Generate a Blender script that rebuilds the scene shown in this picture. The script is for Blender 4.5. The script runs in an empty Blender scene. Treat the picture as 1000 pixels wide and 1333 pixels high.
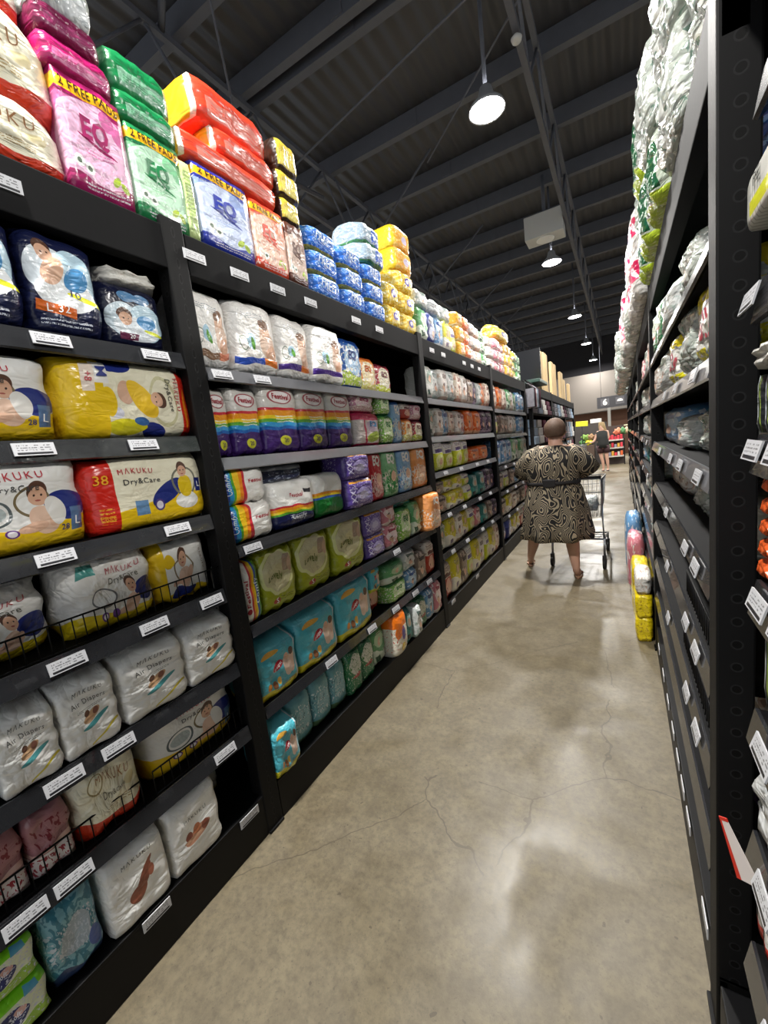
import bpy, bmesh, math, random
import numpy as np
from mathutils import Matrix, Vector
S = bpy.context.scene
C = S.collection
PI = math.pi
# ------------------------------------------------------------------ camera
R = [[0.8626095019340648, 0.49244170539649734, -0.11578434246155242],
     [-0.028507944183556233, -0.18119643367049673, -0.9830336461909737],
     [-0.5050664751213367, 0.8512749374974472, -0.1422632647496374]]
cd = bpy.data.cameras.new('camera'); cam = bpy.data.objects.new('camera', cd); C.objects.link(cam)
cd.sensor_fit = 'HORIZONTAL'; cd.sensor_width = 36; cd.lens = 533.07 / 1000 * 36
cd.clip_start = 0.02; cd.clip_end = 200
M = Matrix(((R[0][0], -R[1][0], -R[2][0], 0), (R[0][1], -R[1][1], -R[2][1], 0), (R[0][2], -R[1][2], -R[2][2], 1.5), (0, 0, 0, 1)))
cam.matrix_world = M
S.camera = cam
# ------------------------------------------------------------------ world, exposure
w = bpy.data.worlds.new('world'); S.world = w; w.use_nodes = True
w.node_tree.nodes['Background'].inputs[0].default_value = (0.9, 0.95, 1, 1)
w.node_tree.nodes['Background'].inputs[1].default_value = 0.55
S.view_settings.view_transform = 'Standard'; S.view_settings.look = 'None'
S.view_settings.gamma = 1; S.view_settings.use_curve_mapping = False
S.view_settings.exposure = 0.72
LAMP_W = 150
try:
    S.cycles.use_denoising = True; S.cycles.max_bounces = 6; S.cycles.diffuse_bounces = 3
    S.cycles.glossy_bounces = 3; S.cycles.transmission_bounces = 4; S.cycles.sample_clamp_indirect = 4
except Exception: pass

XL, XR = -1.3076, 0.1644
rnd = random.Random(7)
# ------------------------------------------------------------------ helpers
def c(h, a=1.0):
    if isinstance(h, tuple): return h if len(h) == 4 else (*h, a)
    h = h.lstrip('#'); v = [int(h[i:i+2], 16) / 255 for i in (0, 2, 4)]
    return tuple((x / 12.92 if x <= .04045 else ((x + .055) / 1.055) ** 2.4) for x in v) + (a,)
_m = {}
class NT:
    def __init__(s, name):
        s.m = bpy.data.materials.new(name); s.m.use_nodes = True
        s.t = s.m.node_tree; s.n = s.t.nodes; s.b = s.n['Principled BSDF']
    def new(s, typ, **k):
        n = s.n.new(typ)
        for a, v in k.items(): setattr(n, a, v)
        return n
    def put(s, sock, v):
        if isinstance(v, bpy.types.NodeSocket): s.t.links.new(v, sock)
        else: sock.default_value = v
    def math(s, op, a, b=None, cc=None, clamp=False):
        n = s.new('ShaderNodeMath', operation=op, use_clamp=clamp); s.put(n.inputs[0], a)
        if b is not None: s.put(n.inputs[1], b)
        if cc is not None: s.put(n.inputs[2], cc)
        return n.outputs[0]
    def vmath(s, op, a, b=None):
        n = s.new('ShaderNodeVectorMath', operation=op); s.put(n.inputs[0], a)
        if b is not None: s.put(n.inputs[1], b)
        return n.outputs['Value'] if op in ('LENGTH', 'DISTANCE') else n.outputs[0]
    def mapping(s, v, loc=(0,0,0), rot=0, scale=(1,1,1)):
        n = s.new('ShaderNodeMapping', vector_type='TEXTURE'); s.put(n.inputs[0], v)
        n.inputs[1].default_value = loc; n.inputs[2].default_value = (0, 0, rot); n.inputs[3].default_value = scale
        return n.outputs[0]
    def mix(s, f, a, b):
        n = s.new('ShaderNodeMix', data_type='RGBA'); s.put(n.inputs[0], f)
        s.put(n.inputs[6], a); s.put(n.inputs[7], b); return n.outputs[2]
    def noise(s, v, scale, detail=2, rough=.5, dist=0):
        n = s.new('ShaderNodeTexNoise'); 
        if v is not None: s.put(n.inputs['Vector'], v)
        n.inputs['Scale'].default_value = scale; n.inputs['Detail'].default_value = detail
        n.inputs['Roughness'].default_value = rough; n.inputs['Distortion'].default_value = dist
        return n.outputs['Fac']
    def bump(s, h, strength, dist=.01):
        n = s.new('ShaderNodeBump'); s.put(n.inputs['Height'], h); n.inputs['Strength'].default_value = strength
        n.inputs['Distance'].default_value = dist; s.t.links.new(n.outputs[0], s.b.inputs['Normal'])
    def coord(s, k):
        return s.new('ShaderNodeTexCoord').outputs[k]
def mat(name, col, rough=.5, metal=0, spec=.5, coat=0, noise=0, nscale=20, bump=0, emit=0, alpha=1, trans=0):
    if name in _m: return _m[name]
    t = NT(name); b = t.b; col = c(col)
    b.inputs['Base Color'].default_value = col; b.inputs['Roughness'].default_value = rough
    b.inputs['Metallic'].default_value = metal; b.inputs['Specular IOR Level'].default_value = spec
    b.inputs['Coat Weight'].default_value = coat
    if noise or bump:
        nf = t.noise(t.coord('Object'), nscale, 4, .6)
        if noise:
            d = tuple(x * (1 - noise) for x in col[:3]) + (1,)
            t.t.links.new(t.mix(nf, d, tuple(min(1, x * (1 + noise)) for x in col[:3]) + (1,)), b.inputs['Base Color'])
        if bump: t.bump(nf, bump, .005)
    if emit:
        b.inputs['Emission Color'].default_value = col; b.inputs['Emission Strength'].default_value = emit
    if alpha < 1: b.inputs['Alpha'].default_value = alpha
    if trans: b.inputs['Transmission Weight'].default_value = trans
    _m[name] = t.m; return t.m
# printed plastic film: a stack of shapes laid over a base colour in the pack's own UV space
def film(name, base, layers=(), rough=.28, wr=.5, coat=.3):
    if name in _m: return _m[name]
    t = NT(name); b = t.b
    uv = t.coord('UV'); sep = t.new('ShaderNodeSeparateXYZ'); t.put(sep.inputs[0], uv); u, v = sep.outputs[0], sep.outputs[1]
    col = c(base)
    ob = t.coord('Object')
    for L in layers:
        k = L[0]
        if k == 'band': f = t.math('COMPARE', v, (L[1] + L[2]) / 2, (L[2] - L[1]) / 2)
        elif k == 'vband': f = t.math('COMPARE', u, (L[1] + L[2]) / 2, (L[2] - L[1]) / 2)
        elif k == 'wave':       # everything under a wavy line: v0, amplitude, frequency, phase
            s = t.math('SINE', t.math('MULTIPLY_ADD', u, L[3], L[4])); f = t.math('LESS_THAN', v, t.math('MULTIPLY_ADD', s, L[2], L[1]))
        elif k == 'slant':      # under v0 + slope*u
            f = t.math('LESS_THAN', v, t.math('MULTIPLY_ADD', u, L[2], L[1]))
        elif k == 'ell':
            f = t.math('LESS_THAN', t.vmath('LENGTH', t.mapping(uv, (L[1], L[2], 0), L[5], (L[3], L[4], 1))), 1)
        elif k == 'ring':
            f = t.math('COMPARE', t.vmath('LENGTH', t.mapping(uv, (L[1], L[2], 0), 0, (L[3], L[4], 1))), 1, .08)
        elif k == 'rect':
            a = t.vmath('ABSOLUTE', t.mapping(uv, (L[1], L[2], 0), L[5], (L[3], L[4], 1)))
            q = t.new('ShaderNodeSeparateXYZ'); t.put(q.inputs[0], a)
            f = t.math('LESS_THAN', t.math('MAXIMUM', q.outputs[0], q.outputs[1]), 1)
        elif k == 'spk':        # printed blotches: scale, threshold, seed, v-min, v-max
            o = t.vmath('ADD', uv, (L[3], L[3] * 2.3, 0))
            f = t.math('GREATER_THAN', t.noise(o, L[1], 1.5, .6, .6), L[2])
            if len(L) > 5: f = t.math('MULTIPLY', f, t.math('COMPARE', v, (L[4] + L[5]) / 2, (L[5] - L[4]) / 2))
        elif k == 'txt':        # lines of small print: cx cy rx ry lines
            mp = t.mapping(uv, (L[1], L[2], 0), 0, (L[3], L[4], 1)); a = t.vmath('ABSOLUTE', mp)
            q = t.new('ShaderNodeSeparateXYZ'); t.put(q.inputs[0], a)
            f = t.math('LESS_THAN', t.math('MAXIMUM', q.outputs[0], q.outputs[1]), 1)
            row = t.math('GREATER_THAN', t.math('SINE', t.math('MULTIPLY', v, L[5] * PI / L[4])), .1)
            ch = t.math('GREATER_THAN', t.noise(uv, 60, 1, .5), .47)
            f = t.math('MULTIPLY', f, t.math('MULTIPLY', row, ch))
        cl = L[-1] if not isinstance(L[-1], (int, float)) else '#ffffff'
        col = t.mix(f, col, c(cl))
    t.put(b.inputs['Base Color'], col)
    n1 = t.math('ABSOLUTE', t.math('SUBTRACT', t.noise(ob, 7, 3, .55, 1.2), .5)); n2 = t.math('ABSOLUTE', t.math('SUBTRACT', t.noise(t.mapping(ob, (0,0,0), .6, (.16, .09, .05)), 1.2, 2, .5, .6), .5))
    t.bump(t.math('ADD', n1, t.math('MULTIPLY', n2, .8)), wr, .03)
    b.inputs['Roughness'].default_value = rough; b.inputs['Coat Weight'].default_value = coat; b.inputs['Coat Roughness'].default_value = .12
    _m[name] = t.m; return t.m

class MB:
    def __init__(s): s.bm = bmesh.new()
    def box(s, x0, x1, y0, y1, z0, z1, bev=0, m=None, mi=0):
        v = [s.bm.verts.new(p) for p in ((x0,y0,z0),(x1,y0,z0),(x1,y1,z0),(x0,y1,z0),(x0,y0,z1),(x1,y0,z1),(x1,y1,z1),(x0,y1,z1))]
        if m is not None:
            for q in v: q.co = m @ q.co
        fs = [s.bm.faces.new([v[i] for i in f]) for f in ((0,3,2,1),(4,5,6,7),(0,1,5,4),(1,2,6,5),(2,3,7,6),(3,0,4,7))]
        for f in fs: f.material_index = mi
        if bev:
            es = list({e for f in fs for e in f.edges}); bmesh.ops.bevel(s.bm, geom=es, offset=bev, segments=2, affect='EDGES', profile=.6)
        return s
    def tube(s, pts, r, n=8, closed=False, r2=None, mi=0):
        pts = [Vector(p) for p in pts]; rings = []
        for i, p in enumerate(pts):
            d = (pts[min(i+1, len(pts)-1)] - pts[max(i-1, 0)])
            if d.length < 1e-9: d = Vector((0,0,1))
            d.normalize(); up = Vector((0,0,1)) if abs(d.z) < .9 else Vector((1,0,0))
            a = d.cross(up).normalized(); b = d.cross(a)
            rr = r if r2 is None else r + (r2 - r) * i / (len(pts) - 1)
            rings.append([s.bm.verts.new(p + (a * math.cos(2*PI*k/n) + b * math.sin(2*PI*k/n)) * rr) for k in range(n)])
        for i in range(len(rings)-1):
            for k in range(n):
                f = s.bm.faces.new((rings[i][k], rings[i][(k+1)%n], rings[i+1][(k+1)%n], rings[i+1][k])); f.smooth = True; f.material_index = mi
        s.bm.faces.new(rings[0][::-1]).material_index = mi; s.bm.faces.new(rings[-1]).material_index = mi
        return s
    def lathe(s, prof, n=24, o=(0,0,0), cap=True):
        rings = [[s.bm.verts.new((o[0] + r*math.cos(2*PI*k/n), o[1] + r*math.sin(2*PI*k/n), o[2] + z)) for k in range(n)] for r, z in prof]
        for i in range(len(rings)-1):
            for k in range(n):
                s.bm.faces.new((rings[i][k], rings[i][(k+1)%n], rings[i+1][(k+1)%n], rings[i+1][k])).smooth = True
        if cap:
            s.bm.faces.new(rings[0][::-1]); s.bm.faces.new(rings[-1])
        return s
    def loft(s, rings, cap=True):
        rs = [[s.bm.verts.new(p) for p in r] for r in rings]; n = len(rs[0])
        for i in range(len(rs)-1):
            for k in range(n):
                s.bm.faces.new((rs[i][k], rs[i][(k+1)%n], rs[i+1][(k+1)%n], rs[i+1][k])).smooth = True
        if cap: s.bm.faces.new(rs[0][::-1]); s.bm.faces.new(rs[-1])
        return s
    def build(s, name, m, parent=None, mesh_only=False):
        bmesh.ops.recalc_face_normals(s.bm, faces=s.bm.faces[:])
        me = bpy.data.meshes.new(name); s.bm.to_mesh(me); s.bm.free()
        for q in (m if isinstance(m, (list, tuple)) else [m]): me.materials.append(q)
        o = bpy.data.objects.new(name, me); C.objects.link(o); o.parent = parent
        return o
def tag(o, label=None, cat=None, group=None, kind=None):
    if label: o['label'] = label
    if cat: o['category'] = cat
    if group: o['group'] = group
    if kind: o['kind'] = kind
    return o
def empty(name, loc=(0,0,0), rz=0):
    o = bpy.data.objects.new(name, None); C.objects.link(o); o.location = loc; o.rotation_euler = (0, 0, rz); o.empty_display_size = .1
    return o
def struct(o): o['kind'] = 'structure'; return o
def copy_tree(o, parent=None):
    q = o.copy(); C.objects.link(q); q.parent = parent
    for ch in list(o.children): copy_tree(ch, q)
    return q

# ------------------------------------------------------------------ materials of the place
def floor_mat():
    t = NT('polished_concrete'); b = t.b; p = t.coord('Object')
    n1 = t.noise(p, 1.1, 5, .65, .4); n2 = t.noise(p, 9, 5, .7); n3 = t.noise(p, 90, 2, .6)
    col = t.mix(n1, c('#534b3b'), c('#766b55'))
    col = t.mix(t.math('MULTIPLY', t.math('SUBTRACT', n2, .4, clamp=True), 2.6, clamp=True), col, c('#7c725b'))
    col = t.mix(t.math('MULTIPLY', t.math('GREATER_THAN', n3, .66), .35), col, c('#3a352b'))
    st = t.math('GREATER_THAN', t.noise(p, 2.3, 4, .7, .5), .655); col = t.mix(t.math('MULTIPLY', st, .22), col, c('#443e32'))
    sp = t.math('GREATER_THAN', t.noise(p, 26, 2, .5), .73); col = t.mix(t.math('MULTIPLY', sp, .6), col, c('#3a342a'))
    # hairline cracks: borders of large distorted cells, only in places
    pv = t.new('ShaderNodeVectorMath', operation='ADD'); t.put(pv.inputs[0], p)
    nn = t.new('ShaderNodeTexNoise'); t.put(nn.inputs['Vector'], p); nn.inputs['Scale'].default_value = 2.2; nn.inputs['Detail'].default_value = 5
    sc = t.vmath('SCALE', nn.outputs['Color']); sc.node.inputs['Scale'].default_value = .28; t.put(pv.inputs[1], sc)
    vo = t.new('ShaderNodeTexVoronoi', feature='DISTANCE_TO_EDGE'); t.put(vo.inputs['Vector'], pv.outputs[0]); vo.inputs['Scale'].default_value = .95
    cr = t.math('LESS_THAN', vo.outputs['Distance'], .0024); ms = t.math('GREATER_THAN', t.noise(p, .9, 1, .5), .46)
    crk = t.math('MULTIPLY', cr, ms)
    col = t.mix(t.math('MULTIPLY', crk, .6), col, c('#3f382c'))
    t.put(b.inputs['Base Color'], col)
    gl = t.noise(p, 1.7, 3, .6, .6); rg = t.math('MULTIPLY_ADD', t.math('SUBTRACT', gl, .42, clamp=True), 1.3, .27)
    fm = t.noise(p, 38, 4, .75); col = t.mix(t.math('MULTIPLY', t.math('SUBTRACT', fm, .42, clamp=True), 2.2, clamp=True), col, c('#4b4538')); t.put(b.inputs['Base Color'], col)
    t.put(b.inputs['Roughness'], t.math('MULTIPLY_ADD', n2, .15, rg))
    t.bump(t.math('ADD', t.math('MULTIPLY', n2, .35), t.math('MULTIPLY', n1, .6)), .12, .02)
    b.inputs['Specular IOR Level'].default_value = .5
    return t.m
BLACK = mat('black_powder_coat', '#08080a', .7, spec=.15, noise=.3, nscale=40, bump=.05)
STEEL_B = mat('black_gloss_steel', '#08080a', .5, spec=.2, bump=.03, nscale=60)
def post_mat():
    t = NT('punched_black_post'); b = t.b; p = t.coord('Object'); q = t.new('ShaderNodeSeparateXYZ'); t.put(q.inputs[0], p)
    fz = t.math('SUBTRACT', t.math('FRACT', t.math('MULTIPLY', q.outputs[2], 20)), .5)
    v = t.new('ShaderNodeCombineXYZ'); t.put(v.inputs[0], t.math('MULTIPLY', t.math('SUBTRACT', t.math('ABSOLUTE', q.outputs[0]), .03), 20)); t.put(v.inputs[1], fz)
    h = t.math('LESS_THAN', t.vmath('LENGTH', v.outputs[0]), .16)
    v2 = t.new('ShaderNodeCombineXYZ'); t.put(v2.inputs[0], t.math('MULTIPLY', q.outputs[1], 30)); t.put(v2.inputs[1], t.math('MULTIPLY', fz, .6))
    h2 = t.math('LESS_THAN', t.vmath('LENGTH', v2.outputs[0]), .16)
    hh = t.math('MAXIMUM', h, h2)
    rim_glint = t.math('MAXIMUM', t.math('COMPARE', t.vmath('LENGTH', v.outputs[0]), .19, .03), t.math('COMPARE', t.vmath('LENGTH', v2.outputs[0]), .19, .03))  # glint on the hole edges, painted in as a paler ring
    t.put(b.inputs['Base Color'], t.mix(rim_glint, t.mix(hh, c('#0a0a0b'), c('#010101')), c('#1b1b1c')))
    b.inputs['Roughness'].default_value = .62; b.inputs['Specular IOR Level'].default_value = .2; t.bump(t.math('SUBTRACT', 1, hh), .8, .004)
    return t.m
POST = post_mat()
CHAN = mat('grey_plastic_strip', '#26272a', .25, coat=.5, noise=.25, nscale=14)
CHANL = mat('pale_plastic_strip', '#5c5d61', .3, coat=.4, noise=.2, nscale=14)
GREYSTEEL = mat('grey_painted_steel', '#4b4d54', .6, spec=.3, noise=.15, nscale=8)
def roof_mat():
    t = NT('corrugated_roof_sheet'); b = t.b; p = t.coord('Object'); q = t.new('ShaderNodeSeparateXYZ'); t.put(q.inputs[0], p)
    s = t.math('SINE', t.math('MULTIPLY', q.outputs[0], 2*PI/.2)); n = t.noise(p, .8, 4, .6)
    t.put(b.inputs['Base Color'], t.mix(n, c('#29292c'), c('#37373b'))); b.inputs['Roughness'].default_value = .55
    t.bump(s, .6, .03); return t.m
def tag_mat():
    t = NT('printed_price_tag'); b = t.b; p = t.coord('Generated'); q = t.new('ShaderNodeSeparateXYZ'); t.put(q.inputs[0], p)
    y, z = q.outputs[1], q.outputs[2]
    bar = t.math('MULTIPLY', t.math('COMPARE', z, .16, .09), t.math('COMPARE', y, .5, .42))
    n = t.noise(t.mapping(p, (0,0,0), 0, (1, .07, .3)), 1.6, 0)
    rows = t.math('GREATER_THAN', t.math('SINE', t.math('MULTIPLY', z, 34)), .2)
    tx = t.math('MULTIPLY', t.math('MULTIPLY', rows, t.math('GREATER_THAN', n, .52)), t.math('MULTIPLY', t.math('COMPARE', y, .5, .4), t.math('COMPARE', z, .6, .28)))
    t.put(b.inputs['Base Color'], t.mix(t.math('MAXIMUM', bar, t.math('MULTIPLY', tx, .75)), c('#bfc0c4'), c('#26262a')))
    b.inputs['Roughness'].default_value = .35; return t.m
TAG = tag_mat()
TAGP = mat('blank_plastic_tag', '#b4b5b8', .3, coat=.4)

# ------------------------------------------------------------------ the setting
f = MB(); f.box(-12, 12, -3, 34, -.1, 0); struct(f.build('floor', floor_mat()))
f = MB(); f.box(-12, 12, -3, 34, 6.22, 6.3); struct(f.build('ceiling', roof_mat()))
WALL = mat('dim_painted_wall', '#5b5650', .8, noise=.2, nscale=2)
WALLD = mat('dark_painted_wall', '#2c2a29', .8, noise=.2, nscale=2)
f = MB(); f.box(-12, 12, 33.8, 34, 0, 6.3); struct(f.build('wall_back', WALL))
# roof purlins
py = [3.41, 4.30, 4.52, 6.12, 7.48, 8.9, 10.3, 11.7, 13.1, 14.5, 15.9, 17.3, 18.7, 20.1, 21.5, 22.9, 24.3, 25.7, 27.1, 28.5, 29.9, 31.3]
for i, y in enumerate(py):
    f = MB(); f.box(-11.8, 11.8, y, y + .012, 5.98, 6.21); f.box(-11.8, 11.8, y + .012, y + .1, 5.98, 5.995); f.box(-11.8, 11.8, y + .012, y + .1, 6.2, 6.215)
    for x in range(-10, 11, 4): f.box(x - .5, x - .35, y - .01, y + .11, 6.0, 6.2)
    o = struct(f.build('trim_%d' % (i + 1), GREYSTEEL))
def girder(name, x, y0, y1, lab, step=1.4):
    e = empty(name, (x, y0, 5.15)); tag(e, lab, 'roof truss')
    f = MB(); f.box(-.03, .03, 0, y1 - y0, -.03, .03); f.build('bottom_chord', GREYSTEEL, e)
    f = MB(); f.box(-.03, .03, 0, y1 - y0, .74, .8); f.build('top_chord', GREYSTEEL, e)
    n = int((y1 - y0) / step); 
    for i in range(n):
        y = i * step
        f = MB(); f.tube([(0, y, 0), (0, y + step / 2, .77)], .018, 6); f.tube([(0, y + step / 2, .77), (0, y + step, 0)], .018, 6)
        f.build('web_rod', GREYSTEEL, e)
    return e
girder('roof_truss', -.72, 1.0, 33, 'grey lattice roof truss running lengthways just right of the lamps')
girder('roof_truss', -3.9, 1.0, 33, 'grey lattice roof truss above the left shelving')
# sway bracing
def rod(name, a, b, r, m, lab, cat='brace'):
    f = MB(); f.tube([a, b], r, 6); o = f.build(name, m); tag(o, lab, cat); return o
rod('brace_cable', (-3.7, 4.7, 5.2), (1.6, 4.2, 5.9), .012, GREYSTEEL, 'thin brace rod crossing the ceiling behind the nearest lamp')
rod('brace_cable', (-2.5, 6.8, 5.9), (1.2, 3.3, 5.85), .012, GREYSTEEL, 'thin diagonal tie rod slanting across the roof to the upper right')
rod('knee_brace', (-3.9, 3.3, 5.95), (-2.3, 2.35, 6.0), .035, GREYSTEEL, 'grey steel strut slanting above the green packs at upper left')
rod('knee_brace', (-4.2, 2.3, 5.2), (-3.6, 5.4, 5.2), .03, GREYSTEEL, 'grey steel strut running behind the red flat packs')
for i, y in enumerate((6.2, 9.0, 11.8, 14.6)):
    e = empty('cross_brace', (-3.9, y, 5.1)); tag(e, 'crossed steel roof bracing, %s pair from the front above left shelves' % ('first', 'second', 'third', 'fourth')[i], 'brace')
    f = MB(); f.tube([(0, 0, -.9), (-.1, 1.6, .8)], .018, 6); f.build('brace_rod', GREYSTEEL, e)
    f = MB(); f.tube([(.05, 1.6, -.9), (.05, 0, .8)], .018, 6); f.build('brace_rod', GREYSTEEL, e)
    f = MB(); f.tube([(0, .8, -.05), (1.5, .5, .9)], .018, 6); f.build('brace_rod', GREYSTEEL, e)
# hanging cable
rod('hanging_cable', (-2.45, 2.4, 6.1), (-2.85, 3.05, 4.6), .01, GREYSTEEL, 'thin cable hanging down behind the green packs', 'cable')
# ------------------------------------------------------------------ lamps
SHELL = mat('lamp_housing', '#8b8d90', .4, metal=.3)
GLOW = mat('lamp_diffuser', '#ffffff', .5, emit=25)
def high_bay():
    e = empty('high_bay_lamp', (0, 0, 4.69))
    f = MB(); f.lathe([(.04, .22), (.06, .2), (.08, .12), (.165, .04), (.18, 0), (.168, .005), (.16, .03)], 28, cap=False); f.build('reflector', SHELL, e)
    f = MB(); f.lathe([(.0005, .006), (.163, .006), (.167, .012), (.0005, .02)], 28, cap=False); f.build('diffuser', GLOW, e)
    f = MB(); f.tube([(0, 0, .2), (0, 0, 1.52)], .02, 8); f.build('drop_rod', GREYSTEEL, e)
    l = bpy.data.lights.new('lamp_light', 'AREA'); l.shape = 'DISK'; l.size = .33; l.energy = LAMP_W; l.color = (1, .97, .92)
    lo = bpy.data.objects.new('lamp_light', l); C.objects.link(lo); lo.parent = e
    return e
hb = high_bay(); first = True; lords = ['nearest', 'second', 'third', 'fourth', 'fifth', 'sixth']
for j, x in enumerate((-1.05, -5.4, 3.4)):  # the two side rows are unseen lamps, added to light the room
    for i, y in enumerate((4.65, 9.1, 13.7, 18.3, 22.9, 27.5, .1)):
        o = hb if first else copy_tree(hb); first = False
        o.location = (x, y, 4.69)
        row = ('over the aisle', 'in an added unseen row left of the aisle', 'in an added unseen row right of the aisle')[j]
        where = lords[i] if i < 6 else 'unseen rear'
        tag(o, '%s round high-bay lamp hanging %s' % (where, row), 'ceiling lamp', 'high-bay lamps in rows under the roof')
# white speaker box
e = empty('speaker_box', (-1.08, 8.62, 4.95), .0); tag(e, 'white box speaker hanging above the second lamp', 'speaker')
WH = mat('white_box_paint', '#a9a9a6', .5)
f = MB(); f.box(-.32, .32, -.2, .2, 0, .38, .01); f.build('cabinet', WH, e)
f = MB(); f.lathe([(.13, -.012), (.15, -.012), (.15, .005), (.13, .005)], 28); f.build('ring', mat('ring_grey', '#cfcfcc', .4), e)
f = MB(); f.lathe([(.001, -.006), (.13, -.006), (.13, .004), (.001, .004)], 28); f.build('grille', mat('grille_grey', '#6f6f6c', .6), e)
f = MB(); f.tube([(0, 0, .4), (0, 0, 1.05)], .03); f.build('drop_pole', GREYSTEEL, e)
# small round detector on truss
f = MB(); f.lathe([(.001, -.03), (.04, -.028), (.05, 0), (.02, .03), (.001, .03)], 20); o = f.build('smoke_detector', WH); o.location = (-.72, 4.55, 5.07)
tag(o, 'small round white detector under the central roof truss', 'detector')

# ------------------------------------------------------------------ pack geometry
def make_style(w, h, d, ex=.2, ez=.2, rw=.05, rx=.08, taper=1, t0=.5, amp=.004, ribs=0, seed=0, rh=0, gat=0):
    rs = np.random.RandomState(seed); K = rs.uniform(-1, 1, (6, 3)) * np.array([14, 9, 14]) ; P = rs.uniform(0, 6.28, 6); A = rs.normal(0, 1, (6, 3)) * .5
    K = K / max(.12, max(w, h)) * .28
    def f(p):
        x, y, z = p[:, 0], p[:, 1], p[:, 2]
        D = (1 - .75*ex * np.abs(x) ** 6) * (1 - .7*ez * np.abs(z) ** 7)
        if taper != 1:
            s = np.clip((z - t0) / (1 - t0), 0, 1); D = D * (1 + (taper - 1) * s ** 1.2)
        W = (1 - .6*rw * np.abs(z) ** 8) * (1 - .7*rx * np.abs(y) ** 6)
        if gat: W = W * (1 - gat * np.clip(z, 0, 1) ** 3)
        H = (1 - rh * np.abs(x) ** 5) * (1 - .05 * np.abs(y) ** 4)
        q = np.stack([w / 2 * x * W, d / 2 * y * D, h / 2 * z * H], 1)
        n = np.zeros_like(q)
        for k, ph, a in zip(K, P, A): n += np.sin((q @ k) * 6 + ph)[:, None] * a
        q = q + n * amp * .55
        if ribs: q[:, 1] += -np.sign(y) * (np.abs(y) > .5) * np.abs(np.sin(x * ribs)) * -.006
        q[:, 2] += h / 2
        return q
    return f
def pack_mesh(name, w, h, d, fn, n, m):
    nx, ny, nz = n
    vid = {}; pts = []; faces = []; uvs = []
    def vert(x, y, z):
        k = (round(x, 5), round(y, 5), round(z, 5))
        if k not in vid: vid[k] = len(pts); pts.append(k)
        return vid[k]
    def grid(a, b, P, U, flip):
        for i in range(a):
            for j in range(b):
                q = []; t = []
                for di, dj in ((0,0),(1,0),(1,1),(0,1)):
                    s, r = -1 + 2*(i+di)/a, -1 + 2*(j+dj)/b
                    q.append(vert(*P(s, r))); t.append(U(s, r))
                if flip: q = q[::-1]; t = t[::-1]
                faces.append(q); uvs.extend(t)
    hx = lambda s: (s + 1) / 2
    grid(nx, nz, lambda s, r: (s, -1, r), lambda s, r: (hx(s), hx(r)), False)
    grid(nx, nz, lambda s, r: (s, 1, r), lambda s, r: (hx(s), hx(r)), True)
    grid(ny, nz, lambda s, r: (1, s, r), lambda s, r: (1.0005 + hx(s) * d / w, hx(r)), False)
    grid(ny, nz, lambda s, r: (-1, s, r), lambda s, r: (-.0005 - hx(s) * d / w, hx(r)), True)
    grid(nx, ny, lambda s, r: (s, r, 1), lambda s, r: (hx(s), 1.0005 + hx(r) * d / h * .5), False)
    grid(nx, ny, lambda s, r: (s, r, -1), lambda s, r: (hx(s), -.0005 - hx(r) * d / h * .5), True)
    co = fn(np.array(pts, float))
    zmin = co[:, 2].min(); me = bpy.data.meshes.new(name)
    me.from_pydata([tuple(v) for v in co], [], faces); me.validate(clean_customdata=False)
    ul = me.uv_layers.new(name='UVMap'); ul.data.foreach_set('uv', np.array(uvs, float).ravel())
    me.polygons.foreach_set('use_smooth', [True] * len(faces)); me.materials.append(m); me.update()
    return me
def text_mesh(txt, bold):
    cu = bpy.data.curves.new('t', 'FONT'); cu.body = txt; cu.offset = bold; cu.space_character = 1.35 if 'Λ' in txt else 1.12 if len(txt) > 3 else 1.0; cu.resolution_u = 2; cu.align_x = 'CENTER'; cu.align_y = 'CENTER'
    ob = bpy.data.objects.new('t', cu); C.objects.link(ob); bpy.context.view_layer.update()
    ev = ob.evaluated_get(bpy.context.evaluated_depsgraph_get()); me = ev.to_mesh()
    P = np.array([v.co[:] for v in me.vertices]); fs = [list(p.vertices) for p in me.polygons]
    ev.to_mesh_clear(); C.objects.unlink(ob); bpy.data.objects.remove(ob); bpy.data.curves.remove(cu)
    return P, fs
def lettering(parent, fn, texts, w, h):
    """texts: (string, cx, cy, width fraction, colour, rotation, bold); vertices follow the pack's own front surface"""
    for tx in texts:
        s, cx, cy, fw, col = tx[:5]; rot = tx[5] if len(tx) > 5 else 0; bold = tx[6] if len(tx) > 6 else .006
        P, fs = text_mesh(s, 0 if 'Λ' in s else bold)
        k = fw * w / (P[:, 0].max() - P[:, 0].min()); P = P * k
        cr, sr = math.cos(rot), math.sin(rot); X = P[:, 0]*cr - P[:, 1]*sr; Z = P[:, 0]*sr + P[:, 1]*cr
        q = np.stack([(X / (w/2)) + cx*2 - 1, -np.ones(len(X)), (Z / (h/2)) + cy*2 - 1], 1)
        q = fn(q); q[:, 1] -= .0025
        me = bpy.data.meshes.new('printed_lettering'); me.from_pydata([tuple(a) for a in q], [], fs)
        me.materials.append(mat('ink_' + col.strip('#'), col, .35)); me.update()
        o = bpy.data.objects.new('printed_lettering', me); C.objects.link(o); o.parent = parent
KIND = {}
def kind(key, name, look, cat, dims, base, layers=(), texts=(), res=(14, 6, 14), film_kw={}, seam=0, **style):
    KIND[key] = dict(seam=seam, name=name, look=look, cat=cat, dims=dims, base=base, layers=layers, texts=texts, res=res, fk=film_kw, style=style, proto=None, n=0)
KIND_BASE = ['#ffffff']
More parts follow.
